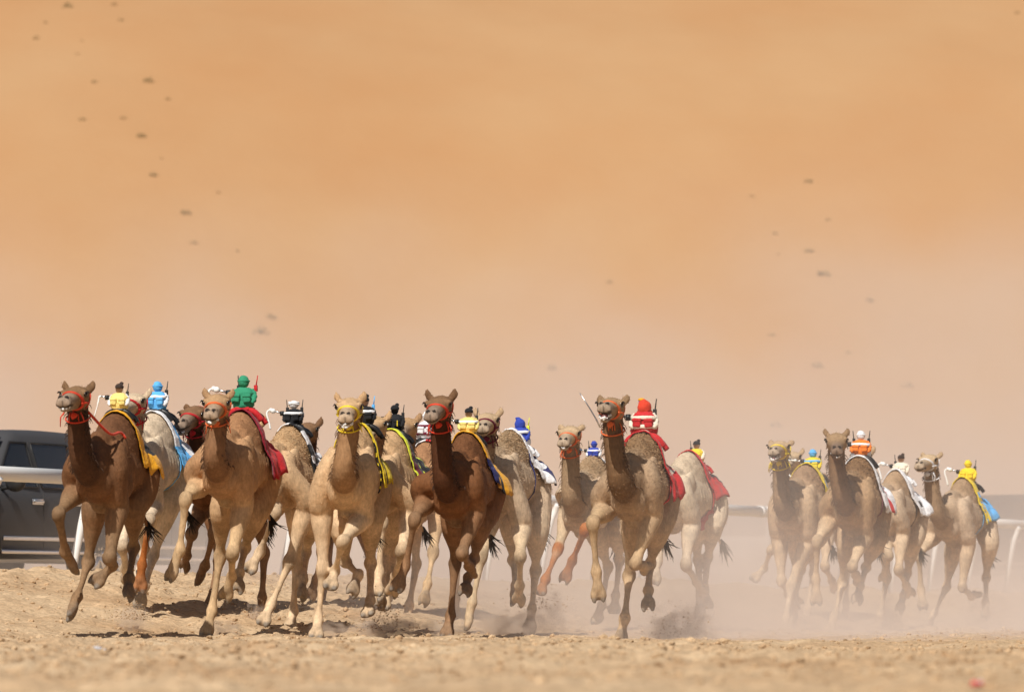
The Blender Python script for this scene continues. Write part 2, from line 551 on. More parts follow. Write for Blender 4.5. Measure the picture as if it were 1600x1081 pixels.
def make_shrubs():
    # photo pixel, size in px, what sets it apart
    S = [(232, 129, 15, 'darkest round shrub high on the left of the dune'), (57, 62, 10, 'small shrub near the top left corner of the dune'),
         (106, 13, 16, 'wide pale shrub at the top left edge of the dune'), (178, 9, 9, 'small shrub at the upper frame edge above the darkest dune shrub'),
         (189, 34, 9, 'small slanted shrub just under the upper edge of the dune'), (71, 37, 7, 'tiny shrub above the small corner shrub on the dune'),
         (128, 66, 6, 'tiny faint shrub between corner shrubs on the dune'), (121, 86, 6, 'tiny lower faint shrub left of the darkest dune shrub'),
         (148, 130, 9, 'pale shrub left of the darkest dune shrub'), (262, 157, 9, 'slanted shrub right below the darkest dune shrub'),
         (128, 189, 11, 'shrub standing alone on the left dune, under the pale one'), (193, 187, 10, 'pale shrub above the flat wide dune shrub at left'),
         (220, 216, 16, 'flat wide shrub in the middle of the left dune row'), (252, 250, 7, 'tiny shrub just above the round mid-left dune shrub'),
         (240, 276, 12, 'round dark shrub in the middle of the left dune row'), (341, 303, 8, 'small shrub right of the left dune row'),
         (289, 335, 15, 'broad shrub low in the left dune row'), (303, 382, 12, 'lowest dark shrub of the left dune row above the dust'),
         (371, 394, 7, 'tiny shrub right of the lowest left dune shrub'), (424, 499, 17, 'hazy flat shrub above the green robot jockey'),
         (408, 522, 22, 'hazy loose shrub patch above the green robot jockey'), (338, 480, 7, 'tiny hazy shrub left of the flat hazy shrub'),
         (1263, 286, 13, 'dark shrub highest in the right dune row'), (1174, 310, 11, 'small shrub left of the highest right dune shrub'),
         (1294, 346, 8, 'tiny dark shrub under the highest right dune shrub'), (1211, 367, 9, 'small faint slanted shrub in the right dune row'),
         (1264, 395, 15, 'flat pale shrub in the middle of the right dune row'), (1216, 399, 7, 'tiny shrub left of the flat pale right dune shrub'),
         (1287, 432, 19, 'largest rounded shrub in the right dune row'), (1359, 472, 13, 'shrub right of and below the largest right dune shrub'),
         (1206, 526, 11, 'faint hazy shrub in the middle right of the dune'), (1277, 575, 17, 'tall hazy shrub above the orange robot jockey'),
         (1326, 554, 9, 'small hazy shrub right of the tall hazy shrub'), (1416, 607, 20, 'wide dark shrub above the white robot jockey at right'),
         (863, 578, 15, 'hazy flat shrub above the royal blue robot jockey'), (952, 443, 10, 'pale small shrub in the centre of the dune'),
         (1213, 668, 17, 'hazy shrub right above the head of the yellow-haltered camel'), (1589, 22, 8, 'small shrub in the top right corner of the dune')]
    rnd = random.Random(11)
    for k, (u, v, px, lab) in enumerate(S):
        p = dune_point(u, v)
        if p is None: continue
        s = F_PX / p.y
        w = px * 1.12 / s
        b = MB()
        n = 46
        for i in range(n):     # many small leaf clumps in a low mound
            a = rnd.uniform(0, 6.283); rr = math.sqrt(rnd.random()) * 0.55 * w
            h = rnd.random() * 0.55 * w * (1 - (rr / (0.6 * w)) ** 2)
            c = V((math.cos(a) * rr, math.sin(a) * rr, h + 0.02))
            q = 0.10 * w * rnd.uniform(0.5, 1.2)
            d1 = V((rnd.gauss(0, 1), rnd.gauss(0, 1), rnd.gauss(0, 1))).normalized()
            d2 = d1.cross(V((rnd.gauss(0, 1), rnd.gauss(0, 1), rnd.gauss(0, 1)))).normalized()
            d3 = d1.cross(d2)
            b.add([c + d1 * q, c + d2 * q * .6, c - d1 * q, c - d2 * q * .6, c + d3 * q * .5], [(0, 1, 4), (1, 2, 4), (2, 3, 4), (3, 0, 4), (3, 2, 1, 0)])
        for i in range(7):
            a = rnd.uniform(0, 6.283)
            b.tube([(0, 0, -0.1), (math.cos(a) * .2 * w, math.sin(a) * .2 * w, .2 * w), (math.cos(a) * .45 * w, math.sin(a) * .45 * w, .35 * w)], 0.012 * w, n=4)
        o = b.build('desert_shrub', SHRUBM[k % 2], smooth=False)
        o.location = p
        tag(o, lab, 'shrub', 'sparse shrubs on the dune')


make_shrubs()
# ------------------------------------------------------------------ camels
def loft(acc, stations, n=16, per=5, colf=None, up=V((0, 0, 1)), power=2.0):
    """stations: (x,y,z, w, h, r,g,b, wool) rings; adds a closed tube to acc=(verts, faces, cols)"""
    S = crom(stations, per)
    vs, fs, cs = acc
    base = len(vs)
    N = len(S)
    prev = None
    for i, s in enumerate(S):
        p = V(s[:3])
        a = V(S[max(i - 1, 0)][:3]); b = V(S[min(i + 1, N - 1)][:3])
        t = (b - a)
        if t.length < 1e-9: t = V((1, 0, 0))
        t.normalize()
        if prev is None:
            u = up - t * up.dot(t)
            if u.length < 1e-3: u = V((1, 0, 0)) - t * t.x
            u.normalize()
        else:
            u = (prev - t * prev.dot(t)).normalized()
        prev = u
        w = t.cross(u)            # sideways
        for j in range(n):
            ang = 2 * math.pi * j / n
            c, sn = math.cos(ang), math.sin(ang)
            if power != 2.0:
                c = math.copysign(abs(c) ** (2 / power), c); sn = math.copysign(abs(sn) ** (2 / power), sn)
            vs.append(p + w * (c * max(s[3], .004)) + u * (sn * max(s[4], .004)))
            cs.append(tuple(s[5:9]))
    for i in range(N - 1):
        for j in range(n):
            j2 = (j + 1) % n
            fs.append((base + i * n + j, base + i * n + j2, base + (i + 1) * n + j2, base + (i + 1) * n + j))
    fs.append(tuple(base + j for j in range(n - 1, -1, -1)))
    fs.append(tuple(base + (N - 1) * n + j for j in range(n)))


def blob(acc, c, r, col, rot=None, n=14, m=9):
    b = MB(); b.ball(c, r, rot, n=n, m=m)
    vs, fs, cs = acc
    base = len(vs)
    vs += b.v; cs += [tuple(col)] * len(b.v)
    fs += [tuple(i + base for i in f) for f in b.f]


VOX = 0.0135
_tmp = bpy.data.objects.new('tmp', bpy.data.meshes.new('tmp'))


def remesh(vs, fs, vox):
    me = bpy.data.meshes.new('lofts')
    me.from_pydata([tuple(v) for v in vs], [], fs)
    me.update()
    bm = bmesh.new(); bm.from_mesh(me)
    bmesh.ops.recalc_face_normals(bm, faces=bm.faces)
    bm.to_mesh(me); bm.free()
    o = bpy.data.objects.new('tmp_body', me)
    COL.objects.link(o)
    rm = o.modifiers.new('r', 'REMESH'); rm.mode = 'VOXEL'; rm.voxel_size = vox; rm.adaptivity = 0.0
    sm = o.modifiers.new('s', 'SMOOTH'); sm.factor = 0.5; sm.iterations = 3
    dg = bpy.context.evaluated_depsgraph_get()
    out = bpy.data.meshes.new_from_object(o.evaluated_get(dg))
    bpy.data.objects.remove(o); bpy.data.meshes.remove(me)
    return out


def mul(c, k): return tuple(min(1, x * k) for x in c)
def mixc(a, b, t): return tuple(x * (1 - t) + y * t for x, y in zip(a, b))


CAMEL_GAIT = {
    'FR': [(.42, -.20, 1.20), (.74, -.21, .98), (.72, -.21, .53), (.68, -.21, .33)],
    'FL': [(.40, .20, 1.18), (.58, .21, .74), (.22, .20, .56), (.05, .20, .46)],
    'HR': [(-.15, -.19, 1.13), (-.22, -.17, .66), (.08, -.16, .22), (.22, -.16, .06)],
    'HL': [(-.30, .19, 1.13), (-.55, .18, .74), (-.52, .17, .30), (-.48, .17, .12)],
}
SIGNS = {'FR': (1, -1, 1), 'FL': (1, -1, -1), 'HR': (-1, 1, 1), 'HL': (-1, 1, 1)}
LENS = {'F': (.49, .46, .19), 'H': (.49, .47, .19)}


class Camel:
    pass


def build_camel(name, label, hump, s, heading, head, hyaw, hpitch, legs, pal, halter=None, rein=None, foam=0.0, mouth=0.0,
                paint=None, tail=1.0, ears=1.0, seed=0, woolk=1.0, eye_x=1.10):
    D = F_PX / s
    th = R(heading)
    Fv = V((-math.sin(th), -math.cos(th), 0)); Lv = V((math.cos(th), -math.sin(th), 0)); Uv = V((0, 0, 1))
    HUMP = V((-0.05, 0, 1.93))
    hp = at(hump[0], hump[1], D)
    root = hp - Fv * HUMP.x - Uv * HUMP.z
    def l2w(p): return root + Fv * p[0] + Lv * p[1] + Uv * p[2]
    def w2l(p):
        d = V(p) - root
        return V((d.dot(Fv), d.dot(Lv), d.z))
    gain = 1.29 if pal['coat'][0] > .25 else .84
    pal = {k_: (min(1, c_[0] * gain * 1.02), c_[1] * gain, c_[2] * gain * 1.02) for k_, c_ in pal.items()}
    pal['neck'] = mul(pal.get('neck', pal['coat']), .78)  # neck shade painted into the coat colour, on top of its darker hair
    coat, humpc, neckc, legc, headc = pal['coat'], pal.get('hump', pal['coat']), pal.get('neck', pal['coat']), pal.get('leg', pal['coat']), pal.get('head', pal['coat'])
    muz = pal.get('muzzle', mixc(headc, (0.33, 0.27, 0.22), 0.55))
    padc = mixc(legc, (0.20, 0.13, 0.075), 0.35)
    nail = (0.20, 0.175, 0.15)
    acc = ([], [], [])
    W = lambda c, w=0.0: (*c, w)
    # torso
    vr = random.Random(seed * 13 + 1)
    bw = vr.uniform(.93, 1.03); hw_ = vr.uniform(.92, 1.06)
    T = [(-.82, 1.44, .04, .06), (-.76, 1.42, .11, .16), (-.62, 1.42, .180, .22), (-.42, 1.45, .205, .215), (-.2, 1.46, .212, .225),
         (0, 1.44, .228, .265), (.2, 1.42, .238, .298), (.4, 1.41, .225, .31), (.55, 1.43, .190, .28), (.68, 1.46, .145, .215), (.78, 1.48, .085, .12)]
    loft(acc, [(x, 0, z, w * bw, h, *W(mixc(coat, humpc, .25), .25 * woolk)) for x, z, w, h in T], n=26, per=4)
    # hump
    Hs = [(-.46, 1.54, .05, .06), (-.38, 1.55, .11, .15), (-.25, 1.57, .165, .26), (-.05, 1.58, .19, .35), (.13, 1.55, .18, .30), (.30, 1.50, .135, .21), (.42, 1.46, .06, .10)]
    loft(acc, [(x, 0, z, w * hw_, h, *W(humpc, 1.0 * woolk)) for x, z, w, h in Hs], n=22, per=4, power=1.85)
    # pectorals, shoulder blades, ribs
    for sg in (-1, 1):
        blob(acc, (.63, sg * .085, 1.32), (.10, .078, .13), W(coat, .1))
        blob(acc, (.36, sg * .165, 1.52), (.12, .060, .20), W(coat, .2 * woolk), Matrix.Rotation(R(-22), 3, 'Y'))
        blob(acc, (.30, sg * .175, 1.30), (.13, .070, .12), W(coat, .1))
        for k in range(5):
            xr = .17 - k * .085
            loft(acc, [(xr + .02, sg * .17 * bw, 1.60, .016, .016, *W(coat, .1)), (xr, sg * (.232 - k * .004) * bw, 1.46, .018, .016, *W(coat, .1)), (xr - .02, sg * (.215 - k * .005) * bw, 1.32, .016, .016, *W(coat, .1))], n=6, per=3)
    # brisket pad
    blob(acc, (.40, 0, 1.12), (.14, .085, .06), W(padc))
    # withers ridge
    blob(acc, (.42, 0, 1.66), (.22, .11, .11), W(mixc(coat, humpc, .5), .7 * woolk))
    # head position
    ey = at(head[0], head[1], l2w((eye_x, 0, 2.0)).y)
    E = w2l(ey)
    HK = random.Random(seed * 7 + 2).uniform(.92, 1.0)
    hy = R(hyaw - heading)     # head yaw relative to the body (positive = further to image left)
    hd = V((math.cos(hy), -math.sin(hy), 0))
    hd = (hd * math.cos(R(hpitch + 4)) + V((0, 0, 1)) * math.sin(R(hpitch + 4))).normalized()
    hs = V((math.sin(hy), math.cos(hy), 0))          # camel's left
    hu = hd.cross(hs).normalized()
    if hu.z < 0: hu = -hu
    def hp_(a, y=0.0, z=0.0): return E + (hd * (a - .12) + hs * y + hu * z) * HK
    poll = hp_(-.02, 0, -.03)
    nk = [(.38, 0, 1.50, .17, .21), (.62, 0, 1.45, .150, .185), (.80, E.y * .15, 1.43, .118, .155), (.95, E.y * .4, 1.52, .101, .128),
          (poll.x + .015, poll.y * .75, 1.50 + (poll.z - 1.50) * .42, .093, .106), (poll.x + .02, poll.y * .95, 1.50 + (poll.z - 1.50) * .75, .089, .096),
          (poll.x, poll.y, poll.z, .09, .09)]
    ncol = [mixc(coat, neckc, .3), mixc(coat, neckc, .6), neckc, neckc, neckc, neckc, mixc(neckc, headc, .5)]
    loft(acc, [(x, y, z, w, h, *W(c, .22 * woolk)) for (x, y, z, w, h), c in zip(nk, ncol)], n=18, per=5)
    # head
    Hd = [(-.085, -.01, .03, .03), (-.05, .0, .083, .070), (.0, .008, .104, .084), (.08, .012, .114, .084), (.14, .006, .107, .078), (.21, -.008, .082, .070),
          (.29, -.018, .066, .062), (.36, -.026, .062, .058), (.43, -.031, .067, .054), (.48, -.036, .062, .047), (.515, -.040, .034, .027)]
    hv = []
    for a, z, w, h in Hd:
        p = hp_(a, 0, z)
        k = min(1, max(0, (a - .22) / .14))
        hv.append((*p, w, h, *W(mixc(headc, muz, k), .25 if a < .1 else .05)))
    loft(acc, hv, n=18, per=4, up=hu)
    # lower jaw
    jd = mouth
    jw = [(.02, -.058, .055, .040), (.14, -.070, .052, .036), (.26, -.078 - jd * .25, .044, .026), (.36, -.084 - jd * .7, .043, .021), (.45, -.087 - jd, .044, .019), (.49, -.084 - jd, .022, .012)]
    loft(acc, [(*hp_(a, 0, z), w, h, *W(mixc(headc, muz, min(1, max(0, (a - .18) / .15))))) for a, z, w, h in jw], n=12, per=3, up=hu)
    for sg in (-1, 1):
        # brow ridge, cheek, nostril wings, lip lobes
        blob(acc, hp_(.125, sg * .098, .048), (.045, .030, .022), W(headc, .3))
        blob(acc, hp_(.13, sg * .092, .012), (.03, .03, .02), W(mul(headc, .8)))
        blob(acc, hp_(.07, sg * .075, -.028), (.075, .036, .055), W(headc))
        blob(acc, hp_(.44, sg * .034, .014), (.035, .026, .020), W(muz))
        blob(acc, hp_(.482, sg * .034, -.048), (.032, .036, .030), W(muz))
        # ears
        eb = hp_(-.02, sg * .094, .056)
        et = eb + (hs * (sg * .034) + hu * (.088 * ears) - hd * (.02 + .07 * (1 - ears)))
        em = eb.lerp(et, .5) + hs * (sg * .012)
        c2 = W(mixc(headc, neckc, .3), .3)
        loft(acc, [(*(eb - hu * .025), .022, .022, *c2), (*eb, .030, .022, *c2), (*em, .036, .018, *c2), (*et, .010, .009, *c2)], n=10, per=3, up=hd)
    # throat / crest hair lumps for an uneven outline
    rnd = random.Random(seed + 5)
    # legs
    solved = {}
    for k in ('FR', 'FL', 'HR', 'HL'):
        tmpl = [V(p) for p in CAMEL_GAIT[k]]
        px = legs.get(k)
        if px is None:
            J = tmpl
        else:
            sig = px[4] if len(px) > 4 else SIGNS[k]
            J = [tmpl[0].copy()]
            if px[0] is not None:
                w = l2w(tmpl[0]); q = w2l(at(px[0][0], px[0][1], w.y))
                dlt = q - tmpl[0]
                if dlt.length > .20: dlt = dlt.normalized() * .20
                J[0] = tmpl[0] + dlt
            Ls = LENS[k[0]]
            for i in range(3):
                pr = l2w(J[-1]); dr = ray(*px[i + 1]).normalized()
                oc = CAM_P - pr
                bq = oc.dot(dr); cq = oc.length_squared - Ls[i] ** 2
                disc = bq * bq - cq
                if disc <= 0:
                    t = -bq
                    p = CAM_P + dr * t
                    dv = p - pr
                    if dv.length > Ls[i] * 1.22: p = pr + dv.normalized() * Ls[i] * 1.22
                else:
                    t = -bq - sig[i] * math.sqrt(disc)
                    p = CAM_P + dr * t
                J.append(w2l(p))
        solved[k] = J
        sg = -1 if k[1] == 'R' else 1
        A, B, C_, T_ = J
        lc = mixc(coat, legc, .5)
        pt = paint.get(k) if paint else None
        low = pt[:3] if pt else legc
        if pt and len(pt) > 3: pt = None
        def ch(pts):
            loft(acc, [(*p, r, r * e, *W(c, wl)) for p, r, e, c, wl in pts], n=14, per=5)
        cd = (C_ - B).normalized()
        if k[0] == 'F':
            ch([(V((.40, sg * .13, 1.62)), .07, 1.3, coat, .3), (V((.52, sg * .165, 1.47)), .105, 1.3, coat, .25), (A + V((.06, 0, .12)), .112, 1.15, coat, .15), (A, .104, 1.05, lc, .1),
                (A.lerp(B, .30), .088, 1.05, lc, 0), (A.lerp(B, .65), .056, 1, legc, 0), (B + (A - B).normalized() * .08, .049, 1, legc, 0), (B + (A - B).normalized() * .02, .063, 1, padc if not pt else low, 0),
                (B + cd * .045, .059, 1, padc if not pt else low, 0), (B + cd * .10, .040, 1, mixc(padc, low, .6), 0), (B.lerp(C_, .45), .030, 1, low, 0), (B.lerp(C_, .75), .030, 1, low, 0), (C_ - cd * .07, .037, 1, low, 0), (C_, .056, 1, low, 0)])
        else:
            hipx = -.50
            ch([(V((hipx - .03, sg * .07, 1.55)), .08, 1, coat, .2), (V((hipx, sg * .105, 1.43)), .145, 1.2, coat, .2), ((V((hipx, sg * .13, 1.38)) + A) / 2, .145, 1.05, coat, .15), (A, .118, 1.0, lc, .1),
                (A.lerp(B, .35), .088, 1, lc, 0), (A.lerp(B, .7), .050, 1, legc, 0), (B + (A - B).normalized() * .07, .045, 1, legc, 0), (B, .058, 1.1, mixc(legc, padc, .5), 0), (B + cd * .09, .041, 1, low, 0),
                (B.lerp(C_, .45), .031, 1, low, 0), (B.lerp(C_, .8), .032, 1, low, 0), (C_, .055, 1, low, 0)])
        bk = (A - B).normalized().cross(V((0, 1, 0)))
        bk = V((-1, 0, 0)) - cd * (-cd.x)
        if bk.length > .2:
            bk.normalize()
            loft(acc, [(*(B + cd * .03 + bk * .035), .020, .020, *W(low)), (*(B.lerp(C_, .4) + bk * .040), .013, .013, *W(low)), (*(B.lerp(C_, .8) + bk * .038), .014, .014, *W(low)), (*(C_ + bk * .03), .022, .022, *W(low))], n=8, per=3)
        if k[0] == 'F':
            fb = A.lerp(B, .28); ub = (B - A).normalized()
            blob(acc, fb + V((.0, sg * .045, 0)), (.055, .045, .055), W(lc)); blob(acc, fb + V((.045, -sg * .01, 0)), (.045, .05, .075), W(lc))
            if True:
                blob(acc, B + cd * .015 + (V((1, 0, 0)) - ub * ub.x) * .04, (.028, .044, .06), W(padc if not pt else low))
        # foot: pastern, broad pad split in two toes
        fd = (T_ - C_).normalized()
        nrm = cd - fd * cd.dot(fd) + V((-.15, 0, -.10))
        nrm = (nrm - fd * nrm.dot(fd)).normalized()      # towards the sole
        sd = fd.cross(nrm).normalized()
        fl = (T_ - C_).length
        fc = mixc(low, (0.24, 0.17, 0.11), .35)
        loft(acc, [(*C_, .054, .054, *W(low)), (*(C_ + fd * fl * .38), .041, .041, *W(low)), (*(C_ + fd * fl * .72 + nrm * .008), .058, .046, *W(fc)), (*(T_ - fd * .02 + nrm * .012), .058, .034, *W(fc))], n=12, per=3, up=nrm)
        rot = Matrix((fd, sd, nrm)).transposed()
        for q in (-1, 1):
            blob(acc, T_ + sd * (q * .036) + nrm * .010 - fd * .005, (.068, .037, .036), W(fc), rot @ Matrix.Rotation(q * .08, 3, 'Z'), n=10, m=7)
            blob(acc, T_ + sd * (q * .039) + fd * .055 + nrm * .004, (.022, .020, .020), W(nail), rot, n=8, m=6)
        blob(acc, T_ + nrm * .036 - fd * .02, (.078, .070, .014), W((.16, .125, .10)), rot, n=12, m=6)
    # tail
    tl = [(-.76, 0, 1.44), (-.83, .0, 1.32), (-.85, .01, 1.18), (-.87, .02, 1.06), (-.91, .04, .97)]
    loft(acc, [(*p, r, r, *W(coat)) for p, r in zip(tl, (.05, .035, .026, .02, .016))], n=8, per=3)

    me = remesh(acc[0], acc[1], VOX)
    n = len(me.vertices)
    kd = kdtree.KDTree(len(acc[0]))
    for i, p in enumerate(acc[0]): kd.insert(p, i)
    kd.balance()
    co = np.empty(n * 3); me.vertices.foreach_get('co', co); co = co.reshape(-1, 3)
    nm = np.empty(n * 3); me.vertices.foreach_get('normal', nm); nm = nm.reshape(-1, 3)
    cols = np.ones((n, 4)); wool = np.zeros(n)
    cs = acc[2]
    nostrils = [hp_(.472, sg * .029, .013) for sg in (-1, 1)]
    dark = (.02, .014, .012)
    so = V((seed * 7.3, seed * 1.9, 0))
    for i in range(n):
        p = V(co[i])
        near = kd.find_n(p, 6)
        wt = 0; r = g = b_ = w = 0
        for q, j, d in near:
            k = 1.0 / (d + .012); c = cs[j]
            r += c[0] * k; g += c[1] * k; b_ += c[2] * k; w += c[3] * k; wt += k
        cols[i, 0] = r / wt; cols[i, 1] = g / wt; cols[i, 2] = b_ / wt; wool[i] = w / wt
        if p.x > .8 and p.z > E.z - .3:
            for q in nostrils:
                if (p - q).length < .020: cols[i, :3] = dark
            rel = p - hp_(.12)
            ax, ay, az = rel.dot(hd) + .12, rel.dot(hs), rel.dot(hu)
            if ax > .33 and abs(az + .074 - .012 * (ay / .05) ** 2) < .0085: cols[i, :3] = cols[i, :3] * .25
            if ax > .45 and abs(ay) < .0065 and -.07 < az < -.01: cols[i, :3] = cols[i, :3] * .45
        # belly and inner-leg paler hair, a coat colour
        if nm[i, 2] < -.3 and p.z > .9 and p.x < .7:
            cols[i, :3] = cols[i, :3] * 1.08
        if p.z < 1.15 and p.x < .95:
            cols[i, :3] *= 1 + .22 * noise.noise(p * 6 + so) + .16 * noise.noise(V((p.x * 26, p.y * 26, p.z * 7)) + so)
        a = wool[i]
        nn = V(nm[i])
        dsp = .003 * noise.noise(p * 14 + so) + a * (.005 * noise.noise(p * 22 + so) + .007 * noise.noise(p * 45 + so)) + .007 * noise.noise(p * 5 + so)
        co[i] += np.array(nn * dsp)
    me.vertices.foreach_set('co', co.ravel())
    ca = me.color_attributes.new('coat', 'FLOAT_COLOR', 'POINT')
    ca.data.foreach_set('color', cols.ravel())
    wa = me.attributes.new('wool', 'FLOAT', 'POINT')
    wa.data.foreach_set('value', wool)
    me.polygons.foreach_set('use_smooth', [True] * len(me.polygons))
    me.update()

    root_o = empty(name, root)
    root_o.rotation_euler = (0, 0, math.atan2(Fv.y, Fv.x))
    tag(root_o, label, 'camel', 'racing camels running in a pack')
    body = link('body', me, COAT, root_o)
    # wool: many short curled strands where the coat is long
    npoly = len(me.polygons)
    cen = np.empty(npoly * 3); me.polygons.foreach_get('center', cen); cen = cen.reshape(-1, 3)
    pn = np.empty(npoly * 3); me.polygons.foreach_get('normal', pn); pn = pn.reshape(-1, 3)
    v0 = np.empty(npoly, int)
    ls = np.empty(npoly, int); me.polygons.foreach_get('loop_start', ls)
    lv_ = np.empty(len(me.loops), int); me.loops.foreach_get('vertex_index', lv_)
    v0 = lv_[ls]
    wt_ = np.clip(wool[v0], 0, 2) ** 1.3 + .015
    ng = np.random.default_rng(seed + 100)
    NS = int(600 + 11000 * min(1.0, woolk * woolk))
    pick = ng.choice(npoly, NS, p=wt_ / wt_.sum())
    pos = cen[pick] + ng.normal(0, .006, (NS, 3)); nr = pn[pick]
    flow = np.array([-.5, 0, -.55]) + ng.normal(0, .45, (NS, 3))
    dr_ = nr * .75 + flow * .6; dr_ /= np.linalg.norm(dr_, axis=1, keepdims=True)
    ln_ = (.007 + .020 * np.clip(wool[v0[pick]], 0, 1.3) * ng.random(NS))[:, None]
    sd_ = np.cross(dr_, ng.normal(0, 1, (NS, 3))); sd_ /= np.linalg.norm(sd_, axis=1, keepdims=True) + 1e-9
    wd = .0024
    a0 = pos - nr * .004 - sd_ * wd; a1 = pos - nr * .004 + sd_ * wd
    mid = pos + dr_ * ln_ * .6; tip = pos + dr_ * ln_ * .85 + np.array([-.2, 0, -.6]) * ln_ * .6
    vv = np.stack([a0, a1, mid - sd_ * wd * .8, mid + sd_ * wd * .8, tip], 1).reshape(-1, 3)
    ii = np.arange(NS) * 5
    ff = [(i, i + 1, i + 3, i + 2) for i in ii] + [(i + 2, i + 3, i + 4) for i in ii]
    wme = mesh_from(vv.tolist(), ff, 'wool', True)
    wc = cols[v0[pick]].copy(); wc[:, :3] *= ng.uniform(.82, 1.16, (NS, 1))
    ca = wme.color_attributes.new('coat', 'FLOAT_COLOR', 'POINT'); ca.data.foreach_set('color', np.repeat(wc, 5, 0).ravel())
    tag(link('wool', wme, COAT, root_o), kind='stuff')
    # eyes with lashes
    for sg in (-1, 1):
        b = MB(); b.ball(hp_(.142, sg * .104, .026), .024, n=10, m=8)
        eo = b.build('eye', EYE, root_o)
        b = MB()
        for q in range(9):
            a = -.9 + 1.8 * q / 8
            p0 = hp_(.142 + .026 * math.sin(a), sg * .116, .041 + .010 * math.cos(a))
            b.tube([p0, p0 + hs * (sg * .014) + hu * .003 + hd * (.012 * math.sin(a) + .008), p0 + hs * (sg * .022) - hu * .010 + hd * (.014 * math.sin(a) + .010)], [.005, .004, .0015], n=5)
        tag(b.build('eyelash', LASH, eo), kind='stuff')
    # tail tuft
    b = MB(); tp = V(tl[-1])
    for q in range(34):
        d = V((rnd.gauss(-.5, .28), rnd.gauss(.2, .28), rnd.gauss(-.8, .35))).normalized() * rnd.uniform(.08, .2) * tail
        p0 = tp + V((rnd.uniform(-.01, .01), rnd.uniform(-.01, .01), rnd.uniform(-.02, .06)))
        b.tube([p0, p0 + d * .5 + V((0, 0, -.01)), p0 + d + V((0, 0, -.02))], [.006, .005, .0015], n=4)
    tag(b.build('tail_tuft', LASH, root_o), kind='stuff')
    # throat hair fringe
    hm = bpy.data.materials.get('hair_' + name) or None
    b = MB()
    hairc = mixc(neckc, (.06, .04, .03), .45)
    neckpts = crom([p[:5] for p in nk], 8)
    for q in range(150):
        c = neckpts[rnd.randrange(12, len(neckpts))]
        side = rnd.choice((-1, 1))
        ang = rnd.uniform(-.7, .7)
        outd = V((math.sin(ang) * .8 + .35, side * math.cos(ang), 0)).normalized()
        if rnd.random() < .35: outd = V((-.9, side * .4, .1)).normalized()
        p0 = V(c[:3]) + outd * (c[3] * .93)
        ln = rnd.uniform(.02, .055)
        b.tube([p0, p0 + outd * ln * .5 + V((0, 0, -ln * .3)), p0 + outd * ln * .8 + V((0, 0, -ln))], [.005, .0035, .0015], n=4)
    tag(b.build('neck_hair', mat('hair_%02d' % seed, hairc, .85), root_o), kind='stuff')
    # mouth
    if mouth > .01 or foam > 0:
        b = MB(); b.ball(hp_(.45, 0, -.077 - mouth * .55), (.035, .034, .012 + mouth * .42), Matrix((hd, hs, hu)).transposed(), n=10, m=7)
        b.build('tongue', MOUTH, root_o)
    if foam > 0:
        b = MB()
        for q in range(int(26 * foam)):
            a = rnd.uniform(-1, 1)
            p = hp_(.492 - .11 * a * a + rnd.uniform(-.01, .01), a * .064, -.080 + .020 * a * a - mouth * (.2 + .8 * (1 - a * a)) * .8 + rnd.uniform(-.012, .012) * foam)
            b.ball(p, rnd.uniform(.007, .014) * (.7 + .4 * foam), n=6, m=5)
        tag(b.build('foam', FOAM, root_o), kind='stuff')
    # halter
    if halter:
        b = MB()
        def hring(a0, a1, k=1.07, lo=0.0, rad=.0085, t0=0, t1=360, n=26):
            """strap loop: top at a0, underside at a1 along the head"""
            pts = []
            for i in range(n + (0 if t1 - t0 >= 360 else 1)):
                t = R(t0 + (t1 - t0) * i / n)
                f = (1 - math.sin(t)) / 2
                a = a0 * (1 - f) + a1 * f
                w = np.interp(a, [h[0] for h in Hd], [h[2] for h in Hd]); h = np.interp(a, [h[0] for h in Hd], [h[3] for h in Hd]); z = np.interp(a, [q[0] for q in Hd], [q[1] for q in Hd])
                hh = h * k if math.sin(t) > 0 else (h * k + lo)
                pts.append(hp_(a, math.cos(t) * w * (k + .02), z + math.sin(t) * hh))
            b.tube(pts, rad, n=7, closed=(t1 - t0 >= 360))
        hring(.28, .14, 1.06, .03, .0085)
        hring(.262, .12, 1.07, .034, .006)
        hring(-.045, .06, 1.08, .05, .0075)
        for sg in (-1, 1):
            b.tube([hp_(.20, sg * .088, -.05), hp_(.10, sg * .112, -.045), hp_(.02, sg * .108, -.05)], .009, n=6)
        b.ball(hp_(.14, .0, -.155), (.03, .03, .03), lump=.4, n=8, m=6)
        b.build('halter', halter, root_o)
        b = MB()      # loose rope and tassels under the jaw
        for q in range(9):
            t = rnd.uniform(-1, 1)
            p0 = hp_(.08 + rnd.uniform(-.05, .06), t * .09, -.13)
            b.tube([p0, p0 + V((.01, t * .03, -.04)), p0 + V((rnd.uniform(-.02, .02), t * .04, -rnd.uniform(.06, .13)))], [.007, .006, .004], n=5)
        pts = []
        for i in range(22):
            a = 2 * math.pi * i / 22
            c = V(nk[5][:3]); r_ = nk[5][3] * 1.16
            pts.append(c + V((math.cos(a) * r_, math.sin(a) * r_, -.02 + .05 * math.cos(a * 1) * -1)))
        b.tube(pts, .0075, n=6, closed=True)
        b.build('halter_rope', halter, root_o)
    if rein:
        p0 = hp_(.0, .09, -.13)
        pts = [p0, p0.lerp(V((.45, .2, 1.66)), .5) + V((0, .03, -.05)), V((.40, .16, 1.745)), V((.34, .19, 1.70))]
        b = MB(); b.tube([V(p) for p in crom([tuple(p) for p in pts], 8)], .012, n=6)
        b.build('rein', rein, root_o)
    c = Camel()
    c.o = root_o; c.l2w = l2w; c.w2l = w2l; c.me = me; c.root = root; c.s = s; c.heading = heading
    c.bvh = BVHTree.FromPolygons([tuple(v.co) for v in me.vertices], [tuple(p.vertices) for p in me.polygons])
